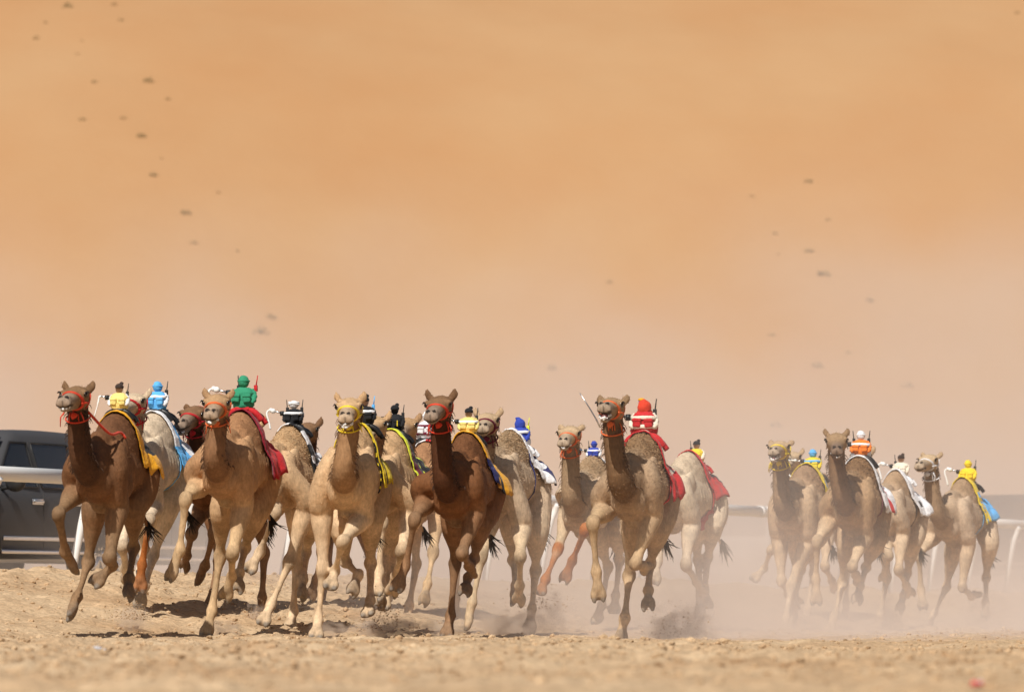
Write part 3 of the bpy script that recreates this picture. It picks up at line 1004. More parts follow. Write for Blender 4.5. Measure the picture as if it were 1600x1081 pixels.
    c.rz = root_o.rotation_euler[2]
    return c


def surf(c, x, al, axis_z=1.43):
    """torso surface point on camel c at body station x, angle al from straight up towards its left"""
    o = V((x, 0, axis_z)); d = V((0, math.sin(al), math.cos(al)))
    h = c.bvh.ray_cast(o, d, 1.2)
    return (h[0], d) if h[0] is not None else (o + d * .3, d)


def saddle_cloth(c, label, mats, pat, x0=.02, x1=-.52, A=72, sweep=.20, hang=.06, girth=None, seed=0, corner=0.0):
    """a cloth lying over the back; pat(u,v)->material index, u 0 front..1 rear, v -1..1"""
    hang0 = hang
    nu, nv = 24, 60
    vs = []; fs = []; mi = []
    for i in range(nu + 1):
        u = i / nu
        for j in range(nv + 1):
            v = -1 + 2 * j / nv
            Av = A * (1 - .10 * math.sin(u * 3.1 + seed) + corner * (u - .5))
            al = R(Av * v)
            x = x0 + (x1 - x0) * u - sweep * abs(v) ** 1.5 * (1 - u * .55)
            p, d = surf(c, x, al)
            off = .020 + .012 * abs(v) + .012 * noise.noise(V((u * 4, v * 5, seed * 3.3))) + .009 * noise.noise(V((u * 11 + v * 4, v * 9 - u * 5, seed * 1.3))) + .014 * abs(v) ** 2 * math.sin(u * 15 + seed + 4 * v)
            q = p + d * off
            e = max(0, (abs(v) - .8) / .2)
            hang = hang0 * (1 + .5 * noise.noise(V((u * 6, math.copysign(2, v), seed * 5.1))))
            q = q + V((0, math.copysign(.025, v) * e + .02 * e * noise.noise(V((u * 7, v, seed + 4))), -hang * e * e))
            q.z += .012 * noise.noise(V((u * 9, v * 9, seed)))
            if u > .8: q.z += .03 * (u - .8) / .2
            vs.append(q)
    for i in range(nu):
        for j in range(nv):
            a = i * (nv + 1) + j
            fs.append((a, a + 1, a + nv + 2, a + nv + 1))
            mi.append(pat((i + .5) / nu, -1 + 2 * (j + .5) / nv))
    me = mesh_from(vs, fs, 'saddle_cloth')
    for m in mats: me.materials.append(m)
    me.polygons.foreach_set('material_index', mi)
    o = empty('saddle_cloth', c.root, c.rz)
    tag(o, label, 'saddle cloth', 'saddle cloths on the camels')
    co = link('cloth', me, None, o)
    sd = co.modifiers.new('thickness', 'SOLIDIFY'); sd.thickness = .009; sd.offset = 1
    if girth:
        gm, gx, gw = girth
        gvs = []; gfs = []; gmi = []
        n = 64
        for i in range(n):
            al = 2 * math.pi * i / n
            for k, t in enumerate((-gw, 0, gw)):
                xx = gx + t - .10 * (1 - math.cos(al)) / 2 * 0
                p, d = surf(c, xx, al)
                lim_ = .33 - .06 * abs(math.sin(al))
                if math.cos(al) < .35 and (p - V((xx, 0, 1.43))).length > lim_: p = V((xx, 0, 1.43)) + d * lim_
                gvs.append(p + d * (.013 if t else .016))
        for i in range(n):
            i2 = (i + 1) % n
            for k in range(2):
                gfs.append((i * 3 + k, i * 3 + k + 1, i2 * 3 + k + 1, i2 * 3 + k)); gmi.append(i % len(gm) if len(gm) > 1 else 0)
        gme = mesh_from(gvs, gfs, 'girth')
        for m in gm: gme.materials.append(m)
        gme.polygons.foreach_set('material_index', gmi)
        g = link('girth', gme, None, o)
        sd = g.modifiers.new('thickness', 'SOLIDIFY'); sd.thickness = .006; sd.offset = 1
    return o


def text_mesh(name, body, size, mat_, parent, loc, rot):
    cu = bpy.data.curves.new('txt', 'FONT'); cu.body = body; cu.size = size; cu.extrude = .0012
    cu.align_x = 'CENTER'; cu.align_y = 'CENTER'
    t = bpy.data.objects.new('txt', cu); COL.objects.link(t)
    me = bpy.data.meshes.new_from_object(t.evaluated_get(bpy.context.evaluated_depsgraph_get()))
    bpy.data.objects.remove(t)
    o = link(name, me, mat_, parent)
    o.location = loc; o.rotation_euler = rot
    return o


def robot(c, label, vest, trim, headm, head='ball', capm=None, x=-.10, yaw=0, k=1.0, lean=(0, 0), bands=1, pockets=True, antennas=((-1, BPLAST),), arm=WPLAST, arm_style=0,
          saddle=BPLAST, arms=None, numbers=(), dz=0.0, y=0.0, skirt=None, armside=-1):
    """robot jockey sitting on the hump; local x = where it looks (forward), y = its left"""
    p, d = surf(c, x, 0)
    o = empty('robot_jockey', c.l2w((p.x, y, p.z + .02 + dz)), c.rz + R(yaw))
    tag(o, label, 'robot jockey', 'robot jockeys on the camels')
    K = k * .93
    # saddle base moulded over the hump
    b = MB()
    pts = [V((-.02, -.15, -.075)), V((0, -.10, -.01)), V((0, 0, .022)), V((0, .10, -.01)), V((-.02, .15, -.075))]
    b.tube([V(q) for q in crom([tuple(q * K) for q in pts], 5)], .026 * K, n=8)
    b.tube([V(q) for q in crom([tuple((q + V((-.15, 0, -.02))) * K) for q in pts], 5)], .022 * K, n=8)
    b.box((-.07 * K, 0, .02 * K), (.20 * K, .12 * K, .03 * K), bev=.01)
    b.build('saddle_frame', saddle, o)
    LR = Matrix.Rotation(R(lean[0]), 3, 'Y') @ Matrix.Rotation(R(lean[1]), 3, 'X')
    def q(x_, y_, z_): return LR @ (V((x_, y_, z_ * .86)) * K)
    # skirt / trousers lump between vest and saddle
    if skirt:
        b = MB(); b.ball(q(-.05, 0, .055), (.085 * K, .105 * K, .065 * K), LR, lump=.25, seed=2)
        b.build('skirt', skirt, o)
    # vest: padded torso tapering up
    vs = []; fs = []
    lvp = [(.03, .070, .058), (.06, .084, .068), (.12, .090, .072), (.17, .092, .068), (.205, .074, .054), (.222, .042, .036)]
    lv = [(z_, np.interp(z_, [l[0] for l in lvp], [l[1] for l in lvp]), np.interp(z_, [l[0] for l in lvp], [l[2] for l in lvp])) for z_ in np.linspace(.03, .222, 16)]
    n = 36
    rs = V((c.root.x * 3, c.root.y, 0))
    for (z, w, dpt) in lv:
        for j in range(n):
            a = 2 * math.pi * j / n
            cc, ss = math.cos(a), math.sin(a)
            cc = math.copysign(abs(cc) ** .7, cc); ss = math.copysign(abs(ss) ** .7, ss)
            wob = 1 + .13 * noise.noise(V((cc * 1.6, ss * 1.6, z * 26)) + rs) + .07 * noise.noise(V((cc * 4, ss * 4 + z * 30, z * 55)) + rs)
            vs.append(q(cc * dpt * wob - .03, ss * w * wob, z + .006 * noise.noise(V((cc * 3, ss * 3, 4)) + rs)))
    for i in range(len(lv) - 1):
        for j in range(n):
            j2 = (j + 1) % n
            fs.append((i * n + j, i * n + j2, (i + 1) * n + j2, (i + 1) * n + j))
    fs.append(tuple(range(n - 1, -1, -1))); fs.append(tuple((len(lv) - 1) * n + j for j in range(n)))
    MB().add(vs, fs).build('vest', vest, o)
    # bands and pockets
    if bands:
        for z in ([.165] if bands == 1 else [.165, .085]):
            b = MB()
            pts = []
            for j in range(24):
                a = 2 * math.pi * j / 24
                cc, ss = math.cos(a), math.sin(a)
                cc = math.copysign(abs(cc) ** .6, cc); ss = math.copysign(abs(ss) ** .6, ss)
                pts.append((cc, ss))
            vv = []; ff = []
            for dz_ in (-.017, .017):
                for cc, ss in pts: vv.append(q(cc * .076 - .03, ss * .097, z + dz_ + .006 * noise.noise(V((cc * 2, ss * 2, z * 9)) + rs)))
            for j in range(24):
                j2 = (j + 1) % 24; ff.append((j, j2, 24 + j2, 24 + j))
            b.add(vv, ff)
            ob = b.build('band', trim, o)
            sdm = ob.modifiers.new('t', 'SOLIDIFY'); sdm.thickness = .004; sdm.offset = 1
    if pockets:
        for (yy, zz, ww, hh) in ((-.044, .122, .062, .066), (.044, .118, .062, .066)):
            b = MB(); b.box(q(.046, yy, zz), (.026 * K, ww * K, hh * K), LR @ Matrix.Rotation(yy * 2.5, 3, 'X'), bev=.010 * K)
            b.box(q(.054, yy, zz + hh * .35), (.02 * K, (ww + .006) * K, .022 * K), LR, bev=.005 * K)
            b.build('pocket', vest, o)
    # sleeves stubs
    for sg in (-1, 1):
        b = MB()
        b.tube([V(t_) for t_ in crom([tuple(q(-.03, sg * .062, .192)), tuple(q(-.022, sg * .086, .160)), tuple(q(.0, sg * .092, .115)), tuple(q(.03, sg * .082, .075))], 4)], [.023 * K * (1 + .16 * math.sin(i_ * 2.1 + sg)) for i_ in range(11)] + [.015 * K] * 2, n=9)
        b.build('sleeve', arms or trim, o)
    # head
    b = MB(); b.tube([q(-.03, 0, .20), q(-.03, 0, .245)], .022 * K, n=8); b.build('neck', WPLAST, o)
    hc = q(-.025, 0, .275)
    if head == 'ball':
        b = MB(); b.ball(hc, (.047 * K, .046 * K, .050 * K), LR, n=14, m=10, lump=.12, seed=3)
        h = b.build('head', headm, o)
        b = MB()
        b.tube([hc + LR @ V((math.cos(a) * .046, math.sin(a) * .047, .006)) * K for a in [i * math.pi / 10 for i in range(20)]], .006 * K, n=5, closed=True)
        b.build('hood_seam', headm, h)
    elif head == 'cap':
        b = MB(); b.ball(hc + V((0, 0, -.006)) * K, (.040 * K, .038 * K, .044 * K), LR, n=14, m=10)
        h = b.build('head', headm, o)
        b = MB(); b.ball(hc + V((-.004, 0, .016)) * K, (.046 * K, .044 * K, .036 * K), LR, n=14, m=8)
        b.ball(hc + V((-.02, .018, .052)) * K, (.018 * K, .022 * K, .018 * K), n=8, m=6)
        b.ball(hc + V((.045, 0, .008)) * K, (.03 * K, .032 * K, .007 * K), LR, n=10, m=6)
        b.build('cap', capm or BROWNC, h)
    elif head == 'hood':
        b = MB(); b.ball(hc + V((0, 0, -.012)) * K, (.050 * K, .052 * K, .062 * K), LR, n=14, m=10, lump=.2)
        b.ball(hc + V((-.02, 0, -.06)) * K, (.055 * K, .065 * K, .045 * K), LR, n=12, m=8)
        h = b.build('head', headm, o)
        b = MB(); b.ball(hc + V((.0, -.02, .044)) * K, (.03 * K, .028 * K, .014 * K), LR, n=10, m=6)
        b.build('cap_brim', capm or headm, h)
    elif head == 'turban':
        b = MB(); b.ball(hc, (.048 * K, .052 * K, .042 * K), LR, n=14, m=10)
        h = b.build('head', headm, o)
        b = MB()
        for t in (-.3, .25):
            b.tube([hc + LR @ V((math.cos(a) * .046, math.sin(a) * .050, .012 + t * .035 * math.sin(a))) * K for a in [i * math.pi / 10 for i in range(20)]], .012 * K, n=6, closed=True)
        b.build('wrap', headm, h)
    # antennas / walkie-talkies
    for (sy, am) in antennas:
        b = MB()
        b.box(q(-.05, sy * .078, .215), (.024 * K, .028 * K, .05 * K), LR, bev=.004)
        b.tube([q(-.05, sy * .080, .24), q(-.054, sy * .090, .335)], [.0055 * K, .004 * K], n=6)
        b.build('radio', am, o)
    # whip arm
    if arm is not None:
        sy = armside
        j0 = q(.0, sy * .11, .17)
        b = MB(); b.tube([q(.0, sy * .10, .17), q(.0, sy * .135, .17)], .026 * K, n=10); b.build('motor', BPLAST, o)
        if arm_style == 0:      # stick hanging down
            j1 = q(.02, sy * .175, .185); j2 = q(.03, sy * .205, .10); j3 = q(.04, sy * .24, -.06)
            b = MB(); b.tube([j0, j1], .010 * K, n=6); b.build('rod', STEEL, o)
            b = MB(); b.tube([V(t) for t in crom([tuple(j1), tuple(q(.02, sy * .195, .17)), tuple(j2), tuple(j3)], 5)], [.013 * K] * 6 + [.010 * K] * 5 + [.007 * K] * 5, n=8)
            b.build('whip', arm, o)
        elif arm_style == 1:    # knob and curled stick
            j1 = q(.02, sy * .21, .20)
            b = MB(); b.tube([j0, j1], .010 * K, n=6); b.build('rod', STEEL, o)
            b = MB(); b.ball(j1, .026 * K, n=10, m=8); b.ball(q(.02, sy * .235, .21), .022 * K, n=10, m=8)
            b.tube([V(t) for t in crom([tuple(j1), tuple(q(.02, sy * .26, .205)), tuple(q(.03, sy * .275, .16)), tuple(q(.03, sy * .25, .06)), tuple(q(.03, sy * .235, -.02))], 5)], .010 * K, n=7)
            b.build('whip', arm, o)
        else:                   # wide white loop
            j1 = q(.02, sy * .20, .18)
            b = MB(); b.tube([j0, j1], .008 * K, n=6); b.build('rod', STEEL, o)
            b = MB(); b.ball(q(.02, sy * .20, .182), .018 * K, n=8, m=6)
            b.tube([V(t) for t in crom([tuple(j1), tuple(q(.02, sy * .30, .185)), tuple(q(.02, sy * .375, .15)), tuple(q(.02, sy * .34, .06)), tuple(q(.02, sy * .24, -.05))], 6)], .009 * K, n=7)
            b.build('whip', arm, o)
    for (txt, sz, m_, yy, zz) in numbers:
        text_mesh('number', txt, sz * K, m_, o, q(.064, yy, zz), (R(90), 0, R(90)))
    return o
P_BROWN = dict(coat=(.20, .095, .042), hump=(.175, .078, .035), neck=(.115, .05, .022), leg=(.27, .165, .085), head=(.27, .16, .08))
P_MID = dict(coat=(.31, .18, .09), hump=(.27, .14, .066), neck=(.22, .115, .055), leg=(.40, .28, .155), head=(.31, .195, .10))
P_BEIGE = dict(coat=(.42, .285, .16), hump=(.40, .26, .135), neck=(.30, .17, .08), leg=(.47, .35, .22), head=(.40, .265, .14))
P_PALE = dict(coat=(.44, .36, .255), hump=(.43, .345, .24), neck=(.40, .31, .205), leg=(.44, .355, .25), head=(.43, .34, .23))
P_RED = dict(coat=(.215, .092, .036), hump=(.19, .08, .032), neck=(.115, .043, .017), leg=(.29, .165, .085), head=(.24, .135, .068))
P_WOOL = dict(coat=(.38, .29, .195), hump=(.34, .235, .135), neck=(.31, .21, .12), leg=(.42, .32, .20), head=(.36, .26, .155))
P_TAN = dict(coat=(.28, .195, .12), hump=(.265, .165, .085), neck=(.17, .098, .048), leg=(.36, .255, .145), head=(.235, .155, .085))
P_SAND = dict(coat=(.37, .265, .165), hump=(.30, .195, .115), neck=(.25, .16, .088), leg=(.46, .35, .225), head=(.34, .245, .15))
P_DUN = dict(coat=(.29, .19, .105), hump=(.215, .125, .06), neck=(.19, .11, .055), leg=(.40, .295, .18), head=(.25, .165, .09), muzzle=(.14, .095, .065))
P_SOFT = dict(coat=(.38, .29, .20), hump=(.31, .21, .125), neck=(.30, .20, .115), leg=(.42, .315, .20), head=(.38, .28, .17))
PAINT = (.36, .125, .035)

cm = {}
cm[1] = build_camel('camel', 'dark brown camel at the far left with red halter and orange-yellow saddle cloth', (182, 645), 182, 11, (116, 621), 10, -8, {
    'FR': [(122, 765), (91, 802), (102, 863), (117, 884), (1, -1, -1)], 'FL': [(183, 790), (171, 873), (176, 884), (152, 906), (1, -1, 1)],
    'HR': [(149, 792), (138, 878), (121, 932), (109, 957)], 'HL': [(209, 795), (209, 855), (202, 903), (199, 928)]},
    P_BROWN, halter=SCARLET, rein=SCARLET, foam=.5, mouth=.015, woolk=0.35, seed=1)
cm[2] = build_camel('camel', 'pale camel with light blue saddle cloth and orange-painted lower leg beside the far-left brown camel', (242, 645), 166, 15, (207, 631), 14, -10, {
    'FL': [(240, 790), (233, 812), (222, 882), (218, 915)], 'FR': [(195, 795), (191, 855), (196, 888), (200, 905), (1, -1, -1)],
    'HL': [(264, 790), (240, 868), (226, 915), (217, 942)], 'HR': [(225, 800), (226, 862), (214, 900), (212, 920)]},
    P_PALE, seed=2, paint={'FL': PAINT + (1,)}, woolk=0.3, halter=RED)
cm[3] = build_camel('camel', 'brown camel half hidden behind the green jockey\'s camel, only head, neck and lower legs showing', (358, 672), 160, 18, (301, 651), 16, -14, {
    'FR': [(320, 785), (299, 834), (292, 868), (287, 885), (1, -1, -1)], 'FL': [(340, 795), (335, 831), (320, 884), (310, 903)]},
    P_RED, halter=RED, foam=.3, mouth=.03, woolk=0.4, ears=0.6, seed=3)
cm[4] = build_camel('camel', 'brown camel with orange halter and foaming white lips carrying the green robot jockey', (377, 643), 176, 12, (338, 634), 5, -15, {
    'FR': [(312, 758), (290, 778), (281, 860), (266, 897)], 'FL': [(379, 788), (363, 866), (362, 900), (352, 930), (1, -1, -1)],
    'HR': [(347, 795), (344, 868), (331, 955), (323, 985)], 'HL': [(389, 815), (383, 855), (374, 895), (370, 918)]},
    P_MID, halter=ORED, foam=.8, mouth=.02, woolk=0.4, ears=0.9, seed=4)
cm[5] = build_camel('camel', 'beige camel under the black-and-white checked cloth, its head hidden behind the brown camel in front', (455, 665), 167, 17, (386, 676), 14, -12, {
    'FR': [(464, 778), (430, 800), (406, 863), (391, 886)], 'FL': [(478, 795), (453, 876), (423, 946), (412, 968), (1, 1, 1)],
    'HR': [(470, 800), (463, 880), (458, 955), (453, 978)], 'HL': [(490, 810), (478, 862), (474, 905), (470, 928)]},
    P_BEIGE, woolk=0.7, seed=5)
cm[18] = build_camel('camel', 'brown camel behind the checked cloth, only its ear, flank and legs showing', (530, 698), 152, 16, (479, 675), 6, -10, {
    'FR': [(478, 800), (470, 850), (474, 900), (470, 925)], 'FL': [(500, 800), (503, 860), (494, 905), (484, 930)]},
    P_RED, woolk=0.4, seed=18)
cm[6] = build_camel('camel', 'sandy beige camel running head-on with yellow halter and white foam on its mouth', (556, 660), 175, 6, (545, 640), 3, -14, {
    'FR': [(503, 800), (505, 888), (497, 970), (494, 990), (1, 1, 1)], 'FL': [(566, 808), (535, 846), (523, 892), (517, 912), (1, -1, 1)],
    'HL': [(580, 815), (579, 880), (579, 938), (574, 955)], 'HR': [(535, 825), (540, 878), (560, 897), (550, 922)]},
    P_BEIGE, halter=YEL, foam=1.3, mouth=.02, woolk=0.35, seed=6)
cm[7] = build_camel('camel', 'sandy camel under the black and lime-trimmed cloth, head hidden behind the yellow-haltered camel', (612, 672), 164, 17, (585, 666), 8, -10, {
    'FR': [(621, 800), (597, 815), (592, 896), (588, 922)], 'FL': [(640, 800), (628, 860), (618, 900), (612, 925)],
    'HL': [(645, 805), (618, 870), (606, 925), (600, 945)], 'HR': [(618, 800), (604, 868), (597, 915), (590, 935)]},
    P_BEIGE, seed=7, woolk=0.35)
cm[19] = build_camel('camel', 'brown camel behind the dark red-brown one, under the maroon and white jockey, mostly hidden', (668, 690), 150, 16, (634, 668), 8, -10, {
    'FL': [(683, 800), (677, 862), (668, 912), (661, 938), (1, 1, 1)]}, P_MID, woolk=0.4, seed=19)
cm[8] = build_camel('camel', 'dark red-brown camel with bright red halter and orange-yellow cloth in the middle of the pack', (730, 676), 173, 11, (685, 637), 10, -14, {
    'FR': [(665, 784), (648, 810), (634, 885), (621, 914)], 'FL': [(742, 797), (722, 866), (733, 884), (740, 892), (1, -1, -1)],
    'HR': [(708, 815), (711, 880), (704, 962), (698, 988)], 'HL': [(750, 820), (741, 872), (731, 902), (726, 924)]},
    P_RED, halter=SCARLET, rein=None, foam=.15, woolk=0.45, ears=1.1, seed=8)
cm[9] = build_camel('camel', 'woolly pale camel with white cloth and royal blue jockey right of the red-brown camel', (797, 672), 163, 18, (760, 661), 6, -10, {
    'FR': [(790, 800), (753, 868), (738, 942), (729, 974), (1, 1, 1)], 'FL': [(815, 822), (813, 868), (812, 915), (809, 938)],
    'HL': [(838, 835), (837, 890), (831, 950), (827, 981)], 'HR': [(808, 830), (802, 875), (806, 915), (800, 935)]},
    P_WOOL, seed=9, woolk=1.2, halter=MAROON)
cm[10] = build_camel('camel', 'beige camel with orange-painted forelegs and drawn-back head left of the red-striped jockey', (926, 712), 151, 14, (889, 681), 11, -13, {
    'FR': [(889, 795), (872, 857), (852, 906), (845, 922), (1, 1, 1)], 'FL': [(928, 806), (915, 826), (894, 876), (883, 902), (1, -1, -1)],
    'HR': [(952, 835), (950, 885), (940, 945), (932, 966)], 'HL': [(965, 835), (968, 875), (962, 930), (960, 950)]},
    P_WOOL, halter=ORED, foam=.8, mouth=.01, woolk=0.9, ears=0.5, seed=10, paint={'FR': PAINT, 'FL': PAINT})
cm[11] = build_camel('camel', 'greyish brown camel with raised nose and open mouth carrying the red-and-white striped jockey', (1004, 676), 174, 12, (954, 637), 11, -2, {
    'FR': [(945, 797), (926, 815), (932, 894), (935, 929)], 'FL': [(1019, 803), (992, 882), (1004, 884), (1012, 890), (1, -1, -1)],
    'HR': [(990, 825), (983, 900), (976, 965), (969, 1000)], 'HL': [(1028, 830), (1016, 880), (1013, 922), (1013, 946)]},
    P_TAN, halter=ORED, foam=.7, mouth=.06, ears=0.9, seed=11, woolk=1.1)
cm[12] = build_camel('camel', 'pale camel with scarlet cloth and dark tail seen behind the red-striped jockey\'s camel', (1075, 705), 150, 23, (1000, 704), 20, -10, {
    'FR': [(1075, 795), (1046, 806), (1028, 878), (1023, 904)], 'HL': [(1115, 820), (1106, 870), (1101, 918), (1105, 942), (-1, 1, -1)],
    'HR': [(1093, 820), (1091, 875), (1094, 930), (1092, 958)]},
    P_PALE, seed=12, woolk=0.3, tail=1.2)
cm[13] = build_camel('camel', 'sandy camel with yellow halter and pink open mouth, leftmost of the right-hand group', (1261, 726), 138, 20, (1217, 702), 13, -6, {
    'FR': [(1219, 838), (1221, 908), (1231, 928), (1248, 942), (1, -1, -1)], 'FL': [(1263, 842), (1236, 915), (1228, 966), (1224, 986), (1, 1, 1)],
    'HL': [(1262, 850), (1252, 890), (1242, 935), (1237, 964)]},
    P_SAND, halter=YEL, foam=.6, mouth=.045, ears=0.55, seed=13, woolk=0.7)
cm[14] = build_camel('camel', 'hidden camel behind the yellow-haltered one, its dusty raised foreleg showing at left', (1285, 738), 124, 20, (1237, 717), 12, -8, {
    'FR': [(1216, 835), (1205, 858), (1194, 888), (1180, 902)]}, P_SOFT, woolk=0.4, seed=14)
cm[15] = build_camel('camel', 'dun brown camel with dark muzzle and white cloth carrying the orange robot jockey', (1343, 714), 145, 14, (1307, 692), 3, -16, {
    'FR': [(1297, 812), (1277, 844), (1275, 906), (1275, 936)], 'FL': [(1350, 836), (1331, 886), (1337, 898), (1343, 908), (1, -1, -1)],
    'HR': [(1324, 850), (1317, 909), (1304, 962), (1297, 983)], 'HL': [(1366, 850), (1353, 886), (1344, 916), (1339, 937)]},
    P_DUN, halter=None, foam=.4, mouth=.02, ears=0.95, seed=15, woolk=0.95)
cm[16] = build_camel('camel', 'dusty beige camel with white cloth and white jockey behind the rightmost camel', (1400, 735), 131, 21, (1346, 716), 16, -10, {
    'FR': [(1412, 825), (1389, 868), (1384, 890), (1380, 905), (1, -1, -1)], 'HL': [(1425, 850), (1418, 895), (1412, 930), (1405, 950)]},
    P_SOFT, seed=16, woolk=0.35)
cm[17] = build_camel('camel', 'rightmost camel, light brown, head turned left, with yellow and light blue cloth', (1506, 747), 126, 23, (1450, 722), 24, -9, {
    'FR': [(1460, 836), (1436, 866), (1439, 922), (1442, 945)], 'FL': [(1512, 848), (1503, 918), (1518, 932), (1526, 926), (1, -1, -1)],
    'HR': [(1490, 860), (1479, 916), (1460, 957), (1449, 976)], 'HL': [(1546, 850), (1541, 902), (1540, 940), (1538, 960)]},
    P_SOFT, halter=WHITE, foam=.15, ears=0.8, seed=17, woolk=0.6)
#@@TACK@@
# ------------------------------------------------------------------ saddle cloths and robot jockeys
def plain(u, v): return 0


saddle_cloth(cm[1], 'orange-yellow saddle cloth with black lining on the dark brown camel at far left', [GOLD, BLACK], lambda u, v: 1 if u > .45 and abs(v) < .75 else 0, A=70, sweep=.16, hang=.10, seed=1, corner=.2)
robot(cm[1], 'yellow-vested robot jockey with dark brown cap on the far left camel', LYEL, WHITE, SKIN, head='cap', capm=BROWNC, k=.92, bands=0, antennas=((1, BPLAST),), arm_style=0, x=-0.06, y=.015)
saddle_cloth(cm[2], 'light blue saddle cloth with white front band on the pale camel at left', [LBLUE, WHITE], lambda u, v: 1 if (u < .16 and abs(v) < .62) or (u > .6 and .2 < v < .72) else 0, A=84, sweep=.10, hang=.08, x1=-.62, girth=([LBLUE], -.12, .03), seed=2)
robot(cm[2], 'light blue and white robot jockey with blue ball head at left', LBLUE, WHITE, LBLUE, head='ball', k=1.1, bands=1, antennas=((1, BPLAST),), arm_style=0, x=-.10)
saddle_cloth(cm[4], 'red saddle cloth with darker red lining under the green robot jockey', [RED, DRED], lambda u, v: 1 if u < .2 else 0, A=76, sweep=.10, hang=.12, seed=4, x1=-.55)
robot(cm[4], 'all green robot jockey with round green head and red cable clips', GREEN, GREEN, GREEN, head='ball', k=1.2, bands=0, antennas=((-.6, BPLAST), (1.2, RED)), arm_style=1, x=-.10, arms=GREEN, saddle=RED)
saddle_cloth(cm[5], 'black-and-white checked saddle cloth on the beige camel behind the green jockey', [BLACK, WHITE], lambda u, v: (int(u * 4) + int((v + 1) * 6)) % 2, A=78, sweep=.14, hang=.06, girth=([BLACK], -.10, .03), seed=5)
robot(cm[5], 'black robot jockey with white bands and white turban behind the green jockey', BLACK, WHITE, WHITE, head='turban', k=0.98, bands=1, antennas=((-1, BPLAST), (1, BPLAST)), arm_style=1, x=-.10, arms=BLACK, dz=-0.02)
saddle_cloth(cm[6], 'yellow saddle cloth with black inner layer on the sandy head-on camel', [YEL, BLACK], lambda u, v: 1 if .22 < u < .5 else 0, A=74, sweep=.10, hang=.12, girth=([BLACK, YEL, BLACK], -.02, .018), seed=6)
robot(cm[6], 'black robot jockey with white chest band and brown doll face behind the head-on camel', BLACK, WHITE, SKIN, head='cap', capm=BLACK, k=1.05, bands=1, antennas=((1, LBLUE),), arm_style=0, x=-.16, y=.06, arms=BLACK, dz=-0.02)
saddle_cloth(cm[7], 'black saddle cloth edged in lime yellow with a maroon front strip', [BLACK, LIME, MAROON], lambda u, v: 1 if (u < .07 or abs(v) > .95 or u > .92 or .5 < u < .56) else (2 if u < .2 and v > .3 else 0), A=84, sweep=.08, hang=.03, x1=-.62, girth=([BLACK, LIME], -.26, .028), seed=7)
robot(cm[7], 'all black robot jockey with the white numeral patch and yellow 1', BLACK, BLACK, BLACK, head='cap', capm=BLACK, k=1.02, bands=0, antennas=((1, BPLAST),), arm=RED, arm_style=0, x=-.12, arms=BLACK, dz=-0.03,
      numbers=(('5', .05, WHITE, -.05, .11), ('1', .085, YEL, .055, .11)))
saddle_cloth(cm[19], 'maroon and white checked saddle cloth under the white-headed jockey', [MAROON, WHITE, RED], lambda u, v: (int(u * 4) + int((v + 1) * 5)) % 3, A=80, sweep=.05, hang=.05, seed=19)
robot(cm[19], 'white and maroon robot jockey with white ball head beside the all black jockey', WHITE, MAROON, WHITE, head='ball', k=1.18, bands=2, antennas=((1, BPLAST),), arm=None, x=-.08, y=-.02, skirt=WHITE, arms=MAROON, dz=0.0,
      numbers=(('2', .07, BLACK, .05, .12),))
saddle_cloth(cm[8], 'orange-yellow saddle cloth over a dark blue pad on the dark red-brown camel', [GOLD, NAVY, BLACK], lambda u, v: 1 if (u < .2 and abs(v) > .55) else (2 if .45 < u < .6 else 0), A=76, sweep=.12, hang=.08, seed=8, corner=.2)
robot(cm[8], 'pale yellow robot jockey with white band and black cap on the dark red-brown camel', LYEL, WHITE, SKIN, head='cap', capm=BLACK, k=0.95, bands=1, antennas=((1, BPLAST),), arm_style=0, x=-.10, arms=LYEL, dz=-0.03)
saddle_cloth(cm[9], 'white saddle cloth with navy corner tied on the woolly pale camel', [WHITE, NAVY], lambda u, v: 1 if (u > .55 and v > .7) or u > .93 else 0, A=76, sweep=.22, hang=.05, x0=-.04, girth=([NAVY], -.12, .014), seed=9)
robot(cm[9], 'royal blue hooded robot jockey with white band on the woolly pale camel', BLUE, WHITE, BLUE, head='hood', k=1.05, bands=1, antennas=((1, LIME),), arm=None, x=-0.33, arms=BLUE, pockets=False, skirt=WHITE, dz=-0.03, saddle=WHITE)
saddle_cloth(cm[10], 'white saddle cloth on the camel with orange-painted forelegs', [WHITE], plain, A=70, seed=10, x0=-.1)
r10 = robot(cm[10], 'blue robot jockey whose whip shows left of the striped jockey\'s camel', BLUE, WHITE, BLUE, head='ball', k=.78, arm=LBLUE, arm_style=0, x=-.10, dz=-.05)
bpy.context.view_layer.update()
_inv = r10.matrix_world.inverted()
_D = r10.matrix_world.translation.y - .15
b = MB(); b.tube([_inv @ at(*q, _D) for q in ((938, 668), (931, 654), (919, 634), (906, 614))], [.010, .009, .007, .005], n=6)
b.build('whip_stick', STEEL, r10)
saddle_cloth(cm[11], 'red and white striped saddle cloth with red hanging corner', [RED, CREAM], lambda u, v: 1 if int(u * 7 + .3) % 2 and v < .72 else 0, A=80, sweep=.14, hang=.12, x1=-.56, girth=([RED], -.20, .03), seed=11)
robot(cm[11], 'red-and-white banded robot jockey with red hood and two black aerials', RED, CREAM, SCARLET, head='hood', capm=GOLD, k=1.28, bands=2, antennas=((-.5, BLUE), (1, BPLAST)), arm=WPLAST, arm_style=1, x=-.10, arms=CREAM, skirt=RED, dz=-0.04, saddle=RED)
saddle_cloth(cm[12], 'scarlet saddle cloth with black tail edge on the pale camel with dark tail', [RED, BLACK], lambda u, v: 1 if u > .85 else 0, A=76, sweep=.12, hang=.05, x1=-.60, x0=-.06, girth=([RED], -.22, .035), seed=12)
